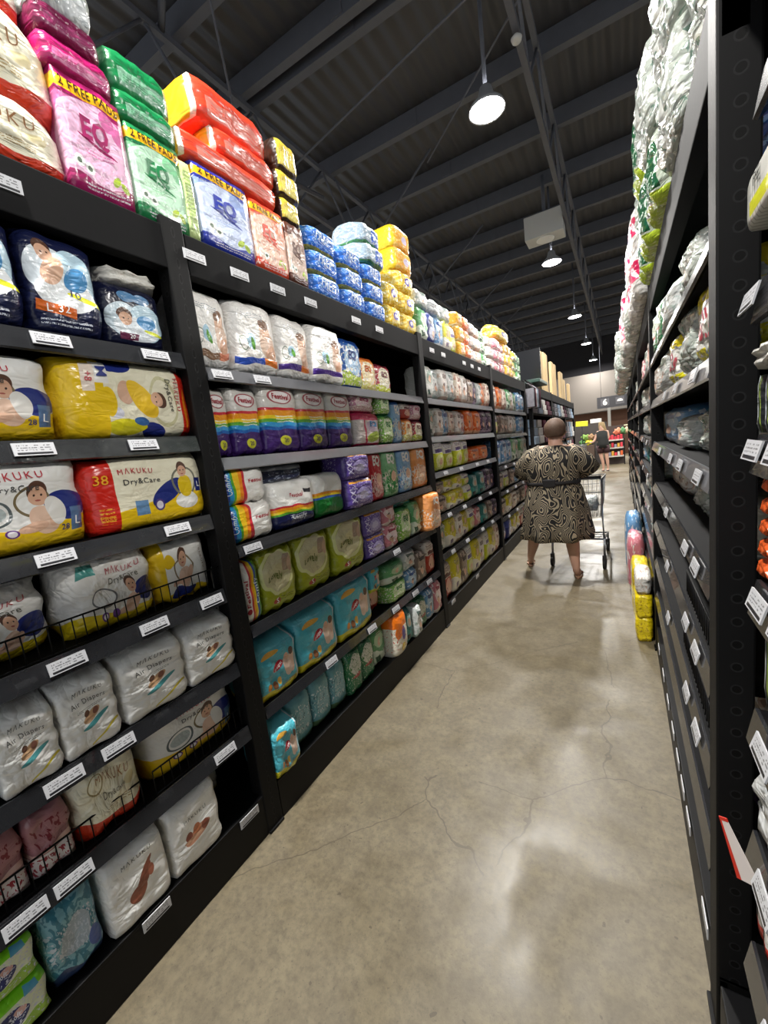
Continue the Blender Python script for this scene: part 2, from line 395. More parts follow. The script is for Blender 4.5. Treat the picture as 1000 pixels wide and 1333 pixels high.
def seam_part(parent, w, h, d, sh, m, fn):
    f = MB(); n = 22; rr = random.Random(len(KIND))
    rows_ = []
    for j in range(4):
        t = j / 3; a = []
        for i in range(n + 1):
            x = -1 + 2*i/n; b = fn(np.array([[x*.97, .15, 1.0]]))[0]
            wob = math.sin(i*1.3 + parent.location.x) * .006 + math.sin(i*2.9) * .003
            a.append((b[0] * (1 - .05*t), b[1] + wob*t + .02*t*t, b[2] - .006 + sh*t*(1 + .15*math.sin(i*.9)) ))
        rows_.append(a)
    V_ = [[f.bm.verts.new(p) for p in a] for a in rows_] ; V2 = [[f.bm.verts.new((p[0], p[1] + .003, p[2])) for p in a] for a in rows_]
    for j in range(3):
        for i in range(n):
            f.bm.faces.new((V_[j][i], V_[j][i+1], V_[j+1][i+1], V_[j+1][i])).smooth = True
            f.bm.faces.new((V2[j][i], V2[j+1][i], V2[j+1][i+1], V2[j][i+1])).smooth = True
    for i in range(n): f.bm.faces.new((V_[3][i], V_[3][i+1], V2[3][i+1], V2[3][i]))
    for j in range(3):
        for k in (0, n): f.bm.faces.new((V_[j][k], V_[j+1][k], V2[j+1][k], V2[j][k]))
    f.build('top_seam', mat('film_seam_' + str(tuple(round(q, 2) for q in c(KIND_BASE[0]))), KIND_BASE[0], .3, coat=.3, bump=.5, nscale=30), parent)
PLACED = []
def put(key, side, y0, y1, z0, z1, dx=.01, d=None, rz=0, tilt=0, row='', bay='', xf=None, look=None, roll=0):
    """side 'L' faces +X, 'R' faces -X. y0..y1 along the shelf, z0..z1 heights, dx how far the front sits behind the shelf edge"""
    K = KIND[key]; w0, h0, d0 = K['dims']
    if K['proto'] is None:
        fn = make_style(w0, h0, d0, seed=abs(hash(key)) % 1 + len(KIND) * 3 + sum(map(ord, key)), **K['style'])
        m = film('film_' + key, K['base'], K['layers'], **K['fk'])
        me = pack_mesh(K['name'], w0, h0, d0, fn, K['res'], m)
        o = bpy.data.objects.new(K['name'], me); C.objects.link(o); K['proto'] = o; lettering(o, fn, K['texts'], w0, h0)
        KIND_BASE[0] = K['base']
        if K['seam']: seam_part(o, w0, h0, d0, K['seam'], m, fn)
    else: o = copy_tree(K['proto'])
    w, h = abs(y1 - y0), z1 - z0; dd = d or d0
    yc = (y0 + y1) / 2
    if side == 'L':
        xf = (XL if xf is None else xf) - dx; o.location = (xf - dd/2, yc, z0 + .002); a = PI/2
    elif side == 'R':
        xf = (XR if xf is None else xf) + dx; o.location = (xf + dd/2, yc, z0 + .002); a = -PI/2
    else: o.location = (xf, yc, z0 + .002); a = 0
    o.rotation_euler = (tilt, roll, a + rz)
    o.scale = (w / w0, dd / d0, h / h0)
    PLACED.append((o, key, side, y0, z0, row, bay, look or K['look'])); return o

W_, CR, YL, RD, NV, SK, HR = '#f1f0ec', '#efe9cf', '#f0c81c', '#d2232a', '#22307e', '#e2b79c', '#5a3d30'
baby = lambda x, y, s: [('ell', x, y, .11*s, .15*s, 0, '#e8c4ac'), ('ell', x - .1*s, y - .06*s, .12*s, .055*s, .3, SK), ('ell', x + .09*s, y + .02*s, .05*s, .1*s, -.5, SK), ('ell', x - .005*s, y + .33*s, .082*s, .11*s, 0, HR), ('ell', x, y + .27*s, .074*s, .115*s, 0, '#dcae92'), ('ell', x - .028*s, y + .29*s, .009*s, .014*s, 0, '#2c1f1a'), ('ell', x + .03*s, y + .29*s, .009*s, .014*s, 0, '#2c1f1a'), ('ell', x, y + .22*s, .022*s, .012*s, 0, '#a8534a')]
dp = 'diaper_pack'
# ---- nearest bay
kind('mak_cream', dp, 'cream nappy pack with red base band', 'diaper pack', (.32, .2, .26), CR, [('wave', .2, .03, 8, 0, '#cf3a1e'), ('ring', .3, .7, .1, .14, '#9c8a5a'), ('txt', .6, .3, .2, .04, 3, '#b59a6a'), ('ell', .8, .5, .08, .1, 0, '#e2d6a8')],
     [('MΛKUKU', .55, .72, .5, '#9a6a3c'), ('Dry&Care', .55, .5, .36, '#6c6450')], ex=.35, ez=.3, amp=.008, rw=.06, film_kw=dict(wr=.9))
kind('mak_white', dp, 'white nappy pack with yellow base', 'diaper pack', (.3, .24, .22), W_, [('wave', .28, .06, 5, 2.2, YL), ('ell', .86, .45, .17, .17, .3, NV), ('ring', .62, .52, .13, .17, '#7a6a4a')] + baby(.66, .3, 1) + [
     ('ell', .76, .4, .07, .16, 0, '#e9e6e0'), ('rect', .92, .27, .055, .13, 0, '#5b7ba5'), ('ell', .3, .42, .12, .08, 0, '#b9c3c2'), ('ring', .3, .42, .15, .13, '#5c6668'), ('ell', .22, .19, .05, .05, 0, '#6a3a8c'), ('ell', .22, .19, .035, .035, 0, '#f4f0ee'), ('ell', .4, .19, .05, .05, 0, '#6a3a8c'), ('ell', .4, .19, .035, .035, 0, '#efe9ee'), ('rect', .05, .87, .05, .1, 0, '#2e8bbf')],
     [('MΛKUKU', .5, .8, .42, '#c22a3c'), ('Dry&Care', .5, .68, .34, '#4d4d4d'), ('L', .92, .26, .045, '#ffffff'), ('28', .81, .2, .07, '#22307e')], ex=.3, ez=.35, amp=.006, ribs=0)
kind('mak_red', dp, 'cream nappy pack with red end panel', 'diaper pack', (.38, .24, .2), CR, [('wave', .32, .1, 3.2, -1.2, YL), ('ell', .62, .45, .1, .22, -.6, NV), ('ring', .8, .58, .12, .22, '#7a7a6a'), ('ell', .8, .28, .12, .14, 0, W_), ('ell', .8, .5, .075, .16, 0, '#e9c820'), ('ell', .79, .8, .048, .1, 0, HR), ('ell', .79, .74, .043, .1, 0, '#dcae92'), ('ell', .775, .76, .006, .014, 0, '#2c1f1a'), ('ell', .807, .76, .006, .014, 0, '#2c1f1a'), ('ell', .79, .69, .013, .01, 0, '#a8534a'),
     ('rect', .95, .5, .035, .1, 0, NV), ('rect', .37, .28, .06, .1, 0, '#6a92bc'), ('ell', .53, .28, .045, .09, 0, '#4a3a7c'), ('ell', .53, .28, .03, .06, 0, '#e8e2f0'), ('vband', -.2, .17, '#d2281c'), ('txt', .08, .22, .05, .1, 4, '#f0b030')],
     [('MΛKUKU', .36, .8, .3, '#c22a3c'), ('Dry&Care', .4, .66, .33, '#3f3f3f'), ('38', .08, .72, .1, '#f5b032'), ('FREE', .08, .2, .1, '#f5a030'), ('L', .95, .5, .03, '#ffffff')], ex=.25, ez=.3, amp=.005)
kind('mak_big', dp, 'large yellow and cream nappy pack', 'diaper pack', (.43, .25, .24), CR, [('ell', .36, .98, .16, .15, 0, NV), ('ell', .62, .06, .1, .14, .4, NV), ('ell', .4, .12, .16, .1, 0, '#d9cf20'), ('ring', .74, .48, .12, .33, '#cfc9a0'), ('ell', .43, .58, .07, .14, 0, SK), ('ell', .56, .5, .09, .26, .3, '#f2c62c'), ('ell', .52, .2, .06, .07, 0, '#3a6aa8'),
     ('ell', .705, .5, .055, .12, 0, HR), ('ell', .675, .51, .05, .11, 0, '#dcae92'), ('ell', .67, .55, .006, .014, 0, '#2c1f1a'), ('ell', .668, .47, .006, .014, 0, '#2c1f1a'), ('ell', .34, .3, .05, .08, 0, '#d8d8e4'), ('vband', -.3, .27, YL), ('ell', .29, .45, .06, .2, 0, YL), ('vband', .905, 1.3, '#d2281c'), ('rect', .25, .82, .06, .13, 0, '#e9e6e0'), ('rect', .17, .75, .045, .17, 0, '#f2e2d2'), ('spk', 18, .6, 3, '#f2c62c') if False else ('ell', .955, .4, .02, .3, 0, '#f08c22')],
     [('MΛKUKU', .87, .6, .28, '#c22a3c', -PI/2), ('Dry&Care', .8, .58, .27, '#55554a', -PI/2), ('+8', .17, .76, .07, '#c22a3c', -PI/2), ('M', .26, .83, .07, '#22307e', -PI/2)], ex=.3, ez=.3, amp=.006)
kind('mak_yellow', dp, 'white nappy pack with yellow left edge', 'diaper pack', (.24, .22, .2), W_, [('vband', -.5, .16, YL), ('ell', .25, .65, .1, .12, 0, YL), ('ring', .5, .5, .18, .2, '#8a7a5a')] + baby(.5, .35, 1.1) + [('wave', .14, .03, 9, 0, YL), ('ell', .45, .12, .25, .08, 0, NV)], [('MΛKUKU', .86, .6, .3, '#8a6a4a', -PI/2)], ex=.3, ez=.3, amp=.007)
kind('mak_bag', dp, 'white baby nappy bag with teal square', 'diaper pack', (.3, .24, .22), '#eceae5', [('wave', .2, .04, 6, 1, '#e8cc20'), ('ell', .85, .38, .16, .15, .3, NV)] + baby(.66, .24, .8) + [('rect', .2, .78, .08, .08, 0, '#4e9a92'), ('ring', .36, .4, .12, .12, '#777777'), ('ell', .3, .17, .05, .06, 0, '#6a3a8c'), ('ell', .3, .17, .03, .04, 0, '#efe9ee'), ('ell', .46, .17, .05, .06, 0, '#6a3a8c')],
     [('MΛKUKU', .6, .72, .45, '#b24a52'), ('Dry&Care', .6, .6, .36, '#55554a')], ex=.45, ez=.5, amp=.011, film_kw=dict(wr=1.0))
kind('mak_air', dp, 'plain white nappy bag with small animal drawing', 'diaper pack', (.2, .25, .2), '#f3f2ee', [('ell', .55, .36, .26, .035, .25, '#4f9a9e'), ('ell', .5, .45, .16, .06, .3, '#c9a27c'), ('ell', .42, .5, .05, .04, 0, '#6a4a3a'), ('ell', .58, .48, .05, .04, 0, '#8a5a4a'), ('txt', .5, .56, .25, .02, 2, '#8a8a86'), ('ell', .7, .13, .3, .05, .35, '#d9c83a'), ('ell', .7, .1, .3, .05, .35, '#f3f2ee')],
     [('MΛKUKU', .5, .78, .5, '#4a4a4a', 0, .004), ('Air Diapers', .5, .66, .62, '#5a5a5a', 0, .005)], ex=.1, ez=.15, rw=.02, amp=.0045, taper=.4, t0=.72, gat=.03, seam=.03, film_kw=dict(wr=.55, rough=.42, coat=.1))
kind('mak_soft', dp, 'white nappy bag with brown animal figure', 'diaper pack', (.2, .27, .2), '#f3f2ee', [('ell', .55, .45, .24, .09, .9, '#8a4c3a'), ('ell', .45, .34, .16, .1, .2, '#9a5a44'), ('ell', .66, .62, .12, .03, .6, '#8a4c3a'), ('ell', .7, .5, .06, .08, 0, '#a8624c')],
     [('MΛKUKU', .5, .8, .5, '#4a4a4a', 0, .004)], ex=.1, ez=.15, rw=.02, amp=.005, taper=.35, t0=.7, gat=.03, seam=.04, film_kw=dict(wr=.6, rough=.42, coat=.1))
kind('mak_pants', dp, 'white nappy bag with reddish animals', 'diaper pack', (.2, .27, .2), '#f3f2ee', [('ell', .5, .38, .26, .08, .2, '#b9856a'), ('ell', .34, .42, .07, .06, 0, '#8a4a3a'), ('ell', .5, .44, .07, .07, 0, '#b9704c'), ('ell', .66, .42, .07, .06, 0, '#8a4a3a'), ('ell', .42, .36, .2, .03, 0, '#c99a7c')],
     [('MΛKUKU', .5, .66, .5, '#4a4a4a', 0, .004)], ex=.1, ez=.12, rw=.02, amp=.004, taper=.4, t0=.75, seam=.03, film_kw=dict(wr=.5, rough=.42, coat=.1))
kind('moony', dp, 'navy nappy pack with orange strip', 'diaper pack', (.2, .3, .22), '#141a3c', [('ell', .3, .62, .3, .26, 0, '#dfe8ee'), ('ell', .66, .6, .32, .28, 0, '#b9d5e4'), ('ell', .5, .42, .42, .2, 0, '#eef2f4'), ('ell', .68, .58, .18, .12, .2, '#4a8fc4'), ('ell', .34, .62, .17, .12, .5, SK), ('ell', .28, .86, .11, .08, 0, HR), ('ell', .28, .79, .1, .1, 0, '#dcae92'), ('ell', .25, .8, .012, .012, 0, '#2c1f1a'), ('ell', .32, .8, .012, .012, 0, '#2c1f1a'), ('rect', .32, .24, .26, .05, -.1, '#d86a2a'), ('ell', .76, .38, .24, .035, -.2, '#e6e636'), ('txt', .45, .12, .36, .04, 2, '#d5dbe8')],
     [('L 32', .33, .24, .3, '#ffffff'), ('10', .62, .42, .14, '#1a2350', -.2)], ex=.2, ez=.3, amp=.005, film_kw=dict(wr=.5))
kind('moony_s', dp, 'small dark nappy pack with pale blue window', 'diaper pack', (.21, .25, .2), '#0f1430', [('ell', .3, .42, .3, .28, 0, '#cfe0ea'), ('ell', .68, .42, .3, .3, 0, '#b9d5e4'), ('ell', .5, .3, .4, .2, 0, '#e4ecf2'), ('ell', .68, .42, .17, .12, 0, '#4a8fc4'), ('ell', .31, .52, .12, .1, 0, HR), ('ell', .32, .44, .1, .11, 0, '#dcae92'), ('ell', .28, .45, .012, .014, 0, '#2c1f1a'), ('ell', .35, .45, .012, .014, 0, '#2c1f1a'), ('ell', .4, .8, .15, .09, 0, '#5a86b0'), ('ell', .64, .8, .15, .09, 0, '#5a86b0'), ('rect', .34, .16, .16, .05, 0, '#6a2a4a'), ('ell', .78, .26, .18, .03, -.2, '#dfe636')],
     [('20', .38, .16, .1, '#ffffff')], ex=.25, ez=.3, amp=.004)
kind('plain', dp, 'plain white plastic-wrapped pack', 'diaper pack', (.2, .1, .2), '#d9d7d0', [('spk', 10, .62, 2, '#c9c5bc')], ex=.3, ez=.3, amp=.007, res=(10, 5, 8))
kind('grey_bag', dp, 'crumpled greyish nappy bag', 'diaper pack', (.2, .24, .2), '#bdb8ae', [('spk', 10, .6, 2, .2, .6, '#8a8078'), ('wave', .14, .05, 6, 1, '#a89a50')], ex=.3, ez=.35, amp=.012, res=(12, 5, 10))
kind('clearbag', 'plastic_bag', 'translucent white plastic bag', 'plastic bag', (.2, .16, .2), '#cfd2d3', [('spk', 6, .6, 2, '#b4b8ba')], ex=.5, ez=.5, amp=.012, res=(12, 6, 10), film_kw=dict(wr=.9, rough=.18))
kind('pinkwhite', dp, 'wine red and white nappy pack', 'diaper pack', (.13, .2, .2), '#a8747a', [('band', .0, .34, '#e7dfe0'), ('spk', 14, .55, 3, .04, .3, '#a02c3c'), ('spk', 9, .58, 5, .4, .8, '#7a2432'), ('band', .36, .42, '#e4c0b8')], ex=.2, ez=.25, amp=.006, res=(12, 5, 12))
kind('tealfloral', dp, 'teal and blue patterned nappy pack', 'diaper pack', (.15, .25, .2), '#3d7f93', [('spk', 9, .5, 2, '#7fb4c2'), ('ell', .52, .5, .32, .2, .2, '#a9b8c4'), ('spk', 20, .56, 7, .3, .7, '#c9d2dc'), ('wave', .14, .04, 8, 0, '#2b3f66'), ('ell', .85, .3, .14, .12, 0, '#4a62a8')], ex=.2, ez=.25, amp=.006, res=(12, 5, 12))
kind('greenwipe', 'wipes_pack', 'lime green wipes pack with navy oval', 'wipes pack', (.2, .13, .22), '#dfe6c8', [('band', .82, 1.8, '#7ed321'), ('slant', .2, .2, '#9fc84a'), ('ell', .42, .5, .33, .22, .3, '#1e2a66'), ('ell', .62, .62, .1, .08, 0, '#d7a9a0'), ('spk', 22, .6, 1, .1, .8, '#cdd2e2'), ('rect', .8, .88, .1, .08, 0, '#5aa7c9')], [('Ultra Soft', .42, .52, .42, '#e9edf5', .3)], ex=.12, ez=.2, amp=.004)
kind('lightblue', dp, 'pale blue nappy pack', 'diaper pack', (.16, .2, .2), '#8fc0d8', [('ell', .6, .4, .3, .25, 0, '#c2dbe6'), ('spk', 12, .6, 2, '#c23a5a')], ex=.2, ez=.25, amp=.004, res=(10, 5, 10))
# ---- maternity pads on top
def eq(key, look, dark, light, mid, fp=True, extra=()):
    L = [('band', .8, 1.9, dark), ('ell', .5, .42, .7, .42, 0, light), ('wave', .13, .03, 7, 1, dark), ('ell', .72, .74, .12, .09, 0, mid), ('ell', .9, .66, .12, .09, 0, mid),
         ('ell', .5, .46, .3, .016, -.2, dark), ('txt', .5, .38, .22, .03, 2, mid), ('ell', .16, .26, .075, .055, 0, '#eef1ea'), ('ell', .3, .22, .07, .05, 0, '#eef1ea'), ('ell', .16, .26, .035, .025, 0, '#6a7a6a'), ('ell', .3, .22, .035, .025, 0, '#6a7a6a'),
         ('ell', .72, .2, .08, .04, .5, '#a9c13a'), ('ell', .85, .17, .07, .04, -.5, '#a9c13a'), ('txt', .55, .07, .36, .035, 2, '#e8e2e8')] + list(extra)
    if fp: L.append(('band', .845, .95, '#f3b61d'))
    tx = [('EQ', .48, .58, .42, dark, -.05, .04)]
    if fp: tx.append(('2 FREE PADS', .5, .897, .88, '#3a2410', 0, .02))
    kind(key, 'maternity_pad_pack', look, 'sanitary pads', (.24, .3, .2), mid, L, tx, ex=.06, ez=.08, rw=.01, rx=.02, amp=.0025, res=(10, 5, 10), film_kw=dict(wr=.35))
eq('eq_mag', 'magenta maternity pad pack with yellow band', '#9c1b5c', '#e2b4cf', '#cf6ba0')
eq('eq_green', 'green maternity pad pack with yellow band', '#1d7a46', '#b9dfc1', '#7fbf90')
eq('eq_blue', 'blue maternity pad pack with yellow band', '#22339a', '#c3cfec', '#8ea3d4')
eq('eq_red', 'orange maternity pad pack wrapped in creased film', '#d8472a', '#e8b6a0', '#e08b6c', extra=[('spk', 14, .55, 4, .05, .8, '#f1d2c4')])
eq('eq_brown', 'brown maternity pad pack', '#5a3326', '#c9b1a4', '#9a7a6c', fp=False)
def flatk(key, look, col, band, extra=()):
    kind(key, 'pad_pack', look, 'sanitary pads', (.24, .1, .22), col, [('rect', .55, .36, .42, .22, 0, band), ('txt', .4, .36, .2, .1, 3, col), ('txt', .8, .3, .12, .12, 2, col)] + list(extra), ex=.15, ez=.12, rw=.03, amp=.003, res=(10, 5, 6), film_kw=dict(wr=.5))
flatk('f_mag', 'flat magenta pad pack', '#b01a63', '#c46b95'); flatk('f_green', 'flat green pad pack', '#137a44', '#79a88c'); flatk('f_red', 'flat orange-red pad pack', '#e2432a', '#dc7f70', [('vband', -.7, -.06, '#edb21e'), ('vband', -.06, .02, '#f0dcc8')])
flatk('f_yel', 'yellow box pack with dark sides', '#cdb540', '#e0cf62', [('vband', -2, .02, '#2e1c12'), ('band', -.9, .1, '#2e1c12')])
flatk('f_wine', 'flat dark wine pad pack', '#7c1247', '#8c3760')
kind('lgreen_side', 'pad_pack', 'pale green pad pack standing edge-on', 'sanitary pads', (.08, .27, .2), '#c2d690', [('txt', .5, .5, .25, .4, 16, '#7d9a4c')], ex=.15, ez=.1, amp=.003, res=(6, 5, 10))
kind('bluelump', 'pad_pack', 'bright blue crinkled pad pack', 'sanitary pads', (.3, .11, .24), '#2f6fd0', [('spk', 7, .56, 1, '#6fa3e6'), ('spk', 13, .66, 6, '#d5e2f4'), ('band', -.4, .1, '#b3a332'), ('vband', -1, -.02, '#cfd3cc'), ('spk', 22, .66, 9, .3, .7, '#1b3f9a')], [('FREE', .45, .52, .4, '#d9e6f6', -.1)], ex=.45, ez=.4, amp=.007, rw=.08, res=(12, 6, 8), film_kw=dict(wr=.9, rough=.2))
kind('silverlump', 'pad_pack', 'silver and blue crinkled pad pack', 'sanitary pads', (.4, .12, .24), '#3a63c0', [('vband', -1, .5, '#9fb3c4'), ('spk', 9, .55, 3, '#c3cfda'), ('band', -.4, .1, '#4a8a52')], ex=.4, ez=.35, amp=.008, res=(12, 6, 8), film_kw=dict(wr=.9, rough=.2))
kind('goldlump', 'pad_pack', 'golden yellow crinkled pad pack', 'sanitary pads', (.3, .13, .24), '#e9c23a', [('spk', 8, .54, 2, '#f2df8e'), ('spk', 12, .62, 5, '#c99a1c'), ('ell', .5, .5, .14, .2, 0, '#5a4aa0'), ('ell', .5, .5, .07, .1, 0, '#e8e0f0')], ex=.4, ez=.35, amp=.008, res=(10, 6, 8), film_kw=dict(wr=.9, rough=.2))
kind('goldbox', 'pad_pack', 'orange and yellow pad pack', 'sanitary pads', (.3, .15, .24), '#eea921', [('spk', 7, .56, 2, '#f4cf7a'), ('ell', .55, .45, .16, .2, 0, '#d9cbe6'), ('vband', -1, .0, '#e8c62a')], ex=.2, ez=.15, amp=.005, res=(8, 5, 8))
# ---- second bay
def wbaby(key, band1, band2, side=0, look='white'):
    kind(key, dp, look, 'diaper pack', (.27, .31, .24), '#f1ede8', [('ell', .25, .7, .3, .2, 0, '#f7f4f0')] + [
        ('ell', .72, .42, .17, .24, .2, '#e6c8b4'), ('ell', .7, .62, .12, .1, 0, SK), ('ell', .68, .7, .12, .07, 0, '#8a6a55'), ('ell', .78, .3, .15, .1, .5, '#d9a98c'), ('ell', .33, .43, .12, .1, 0, '#a9cde2'), ('ell', .38, .4, .05, .08, .3, '#5fa03c'), ('ring', .15, .4, .08, .1, '#7a8a7a'), ('txt', .42, .78, .26, .04, 3, '#9aa2aa'),
        ('rect', .3, .17, .32, .045, 0, band1), ('rect', .8, .17, .2, .045, 0, band2), ('band', -.3, .1, '#f3f1ee')], ex=.3, ez=.45, amp=.006, rw=.05, gat=.12, res=(14, 6, 14), film_kw=dict(wr=.7))
wbaby('wb1', '#8a6a52', '#e08a6a', look='white baby pack with brown strip'); wbaby('wb2', '#2b52b8', '#e07a28', look='white baby pack with blue and orange strip')
wbaby('wb3', '#4b2f86', '#d8742a', look='white baby pack with purple and orange strip'); wbaby('wb4', '#4b2f86', '#4b2f86', look='white baby pack with purple strip')
RB = [('band', .62, .66, '#c92a3a'), ('band', .54, .62, '#ef9a1e'), ('band', .49, .54, '#f2d324'), ('band', .44, .49, '#5aa632'), ('band', .38, .44, '#2c93cc'), ('band', .33, .38, '#1e5fae')]
kind('festival', dp, 'rainbow-banded nappy pack with purple base', 'diaper pack', (.22, .3, .22), '#d2cec8', [('wave', .33, .0, 1, 0, '#3b1f63'), ('ell', .5, .3, .9, .06, 0, '#3b1f63')] + RB + [('ell', .5, .82, .33, .09, 0, '#efe9e8'), ('ell', .5, .16, .16, .075, 0, '#cfd03a'), ('txt', .55, .5, .25, .06, 3, '#f2efe6'), ('ring', .5, .82, .34, .1, '#a04a52')],
     [('Festival', .5, .82, .5, '#a01c30', 0, .03), ('20', .5, .16, .12, '#3b1f63')], ex=.2, ez=.25, amp=.005, rw=.03)
kind('festival_n', dp, 'white pack with rainbow stripe and navy base', 'diaper pack', (.28, .2, .2), '#efede8', [('wave', .46, .04, 2.5, 1, '#c92a3a'), ('wave', .42, .04, 2.5, 1, '#ef9a1e'), ('wave', .36, .04, 2.5, 1, '#f2d324'), ('wave', .31, .04, 2.5, 1, '#5aa632'), ('wave', .26, .04, 2.5, 1, '#1b2250'), ('txt', .5, .2, .2, .06, 2, '#c9cfe0'), ('rect', .82, .75, .12, .05, 0, '#2a2a32')], [('Festival', .5, .7, .3, '#b01c30', 0, .02), ('Comfy', .5, .2, .36, '#e9edf2')], ex=.2, ez=.3, amp=.006)
kind('festival_g', dp, 'white pack with rainbow stripe and green base', 'diaper pack', (.28, .2, .2), '#efede8', [('wave', .56, .03, 2.5, 1, '#ef9a1e'), ('wave', .5, .03, 2.5, 1, '#f2d324'), ('wave', .45, .03, 2.5, 1, '#2c63bc'), ('wave', .38, .05, 2.5, 1, '#1f7a33')], ex=.25, ez=.3, amp=.006)
kind('festival_v', dp, 'white pack with upright rainbow stripes', 'diaper pack', (.22, .17, .2), '#efede8', [('vband', -.5, .08, '#1d3f94'), ('vband', .08, .16, '#2c93cc'), ('vband', .16, .22, '#5aa632'), ('vband', .22, .33, '#f2c524'), ('vband', .33, .4, '#ef8a1e'), ('vband', .4, .47, '#c92a3a')], [('Festival', .75, .6, .35, '#b01c30', 0, .02), ('Comfy', .08, .5, .4, '#e9edf2', PI/2)], ex=.25, ez=.4, amp=.006)
kind('festival_t', dp, 'tall narrow white pack with upright rainbow stripes', 'diaper pack', (.15, .27, .2), '#efede8', [('vband', .36, .46, '#c92a3a'), ('vband', .46, .56, '#f2a524'), ('vband', .56, .66, '#f2d324'), ('vband', .66, .78, '#2c4fac'), ('vband', .78, 1.3, '#5a9a32'), ('ell', .2, .2, .12, .05, 0, '#b01c30')], [('Festival', .18, .5, .8, '#a01c30', PI/2, .03), ('Comfy', .72, .5, .8, '#e9edf2', PI/2, .01)], ex=.2, ez=.25, amp=.004)
kind('darknavy', dp, 'glossy navy pack lying on the shelf', 'diaper pack', (.3, .12, .2), '#1c2446', [('spk', 9, .6, 3, '#9aa3b8'), ('band', .7, 1.5, '#b9bec6')], ex=.25, ez=.3, amp=.007, res=(12, 5, 8))
kind('purple', dp, 'violet nappy pack with pale oval window', 'diaper pack', (.18, .15, .2), '#6a54a4', [('ell', .55, .42, .32, .28, 0, '#a79ad0'), ('ell', .55, .4, .2, .14, .2, '#cfc7e6'), ('spk', 16, .62, 2, '#e0daf0'), ('band', .88, .95, '#e8a03a'), ('vband', -.4, .02, '#5b4696')], [('XXL', .12, .5, .5, '#e0daf0', PI/2)], ex=.12, ez=.2, amp=.004, res=(10, 5, 8))
def eqd(key, look, base, acc, dk):
    kind(key, dp, look, 'diaper pack', (.2, .3, .2), base, [('ell', .5, .3, .4, .24, .2, acc), ('spk', 11, .56, 4, .12, .6, '#e8ddd2'), ('spk', 13, .6, 9, .1, .6, dk), ('ell', .62, .42, .16, .12, 0, SK), ('band', .93, 1.6, dk)], [('EQ', .5, .8, .5, '#f5f1ea', 0, .05)], ex=.15, ez=.15, amp=.003, res=(10, 5, 10))
eqd('eqd_red', 'tall red nappy pack', '#c8232c', '#e0a39c', '#8e1420'); eqd('eqd_green', 'tall green nappy pack', '#7fba86', '#2f8a42', '#2f7a3c')
eqd('eqd_blue', 'tall pale blue nappy pack', '#86b4de', '#c2dcea', '#2f66b4'); eqd('eqd_or', 'tall orange nappy pack', '#f0a060', '#f5d5b5', '#e0822a')
kind('eq_pink', dp, 'pink and white nappy pack with blue letter panel', 'diaper pack', (.28, .26, .2), '#dfd3cf', [('band', .78, 1.6, '#cf2a5a'), ('vband', .28, .36, '#cf2a5a'), ('band', 0, .06, '#cf2a5a'), ('ell', .65, .25, .3, .14, .3, '#b7cf4a'), ('ell', .62, .6, .24, .18, 0, '#d9c2d6'), ('vband', .94, 1.5, '#cf2a5a')], [('EQ', .64, .66, .28, '#2a7aa8', 0, .04)], ex=.2, ez=.25, amp=.004, res=(10, 5, 10))
def bag2(key, look, base, mid, low, dk):
    kind(key, dp, look, 'diaper pack', (.2, .24, .2), base, [('ell', .5, .55, .38, .36, 0, mid), ('wave', .3, .05, 6, .5, low), ('spk', 13, .58, 3, '#f0ece2'), ('spk', 19, .64, 8, dk), ('band', -.5, .05, dk), ('band', .93, 1.5, dk)], [('EQ', .5, .68, .36, dk, 0, .04)], ex=.2, ez=.25, amp=.004, res=(8, 5, 8))
bag2('b_blue', 'blue pack with lime lower half', '#2c5ca8', '#9ec4e6', '#b9d052', '#1b3f86'); bag2('b_or', 'orange pack with cream window', '#ef9a4a', '#f3e2b0', '#d6d07a', '#d2642a'); bag2('b_wine', 'wine red pack with lime window', '#b0434e', '#e6dfc0', '#cbd64c', '#6e1f2e')
bag2('b_green', 'green nappy pack', '#86c25a', '#c9e3a8', '#8ab84c', '#2f7a3c'); bag2('b_pink', 'pink nappy pack', '#c98aa4', '#efd2da', '#d9b6bc', '#a8315c'); bag2('b_teal', 'teal nappy pack', '#3c9aa4', '#a9dadd', '#5cb0b4', '#1f5f70')
kind('lovely', dp, 'lime green nappy pack with beige oval window', 'diaper pack', (.27, .27, .22), '#a5ad22', [('ell', .45, .62, .42, .34, .3, '#cfc79c'), ('ring', .45, .62, .44, .36, '#dfe0a0'), ('ell', .72, .72, .14, .16, 0, '#a98f78'), ('ell', .85, .66, .08, .1, 0, '#c9a68c'), ('ell', .3, .14, .1, .05, 0, '#b03a2c'), ('txt', .62, .16, .2, .035, 2, '#6c7010'), ('band', .95, 1.8, '#8c921a')], [('Lovely', .36, .55, .42, '#5c6a1c', .1, .02), ('S', .3, .14, .06, '#ffffff')], ex=.2, ez=.25, amp=.006, res=(12, 6, 12), film_kw=dict(wr=.7))
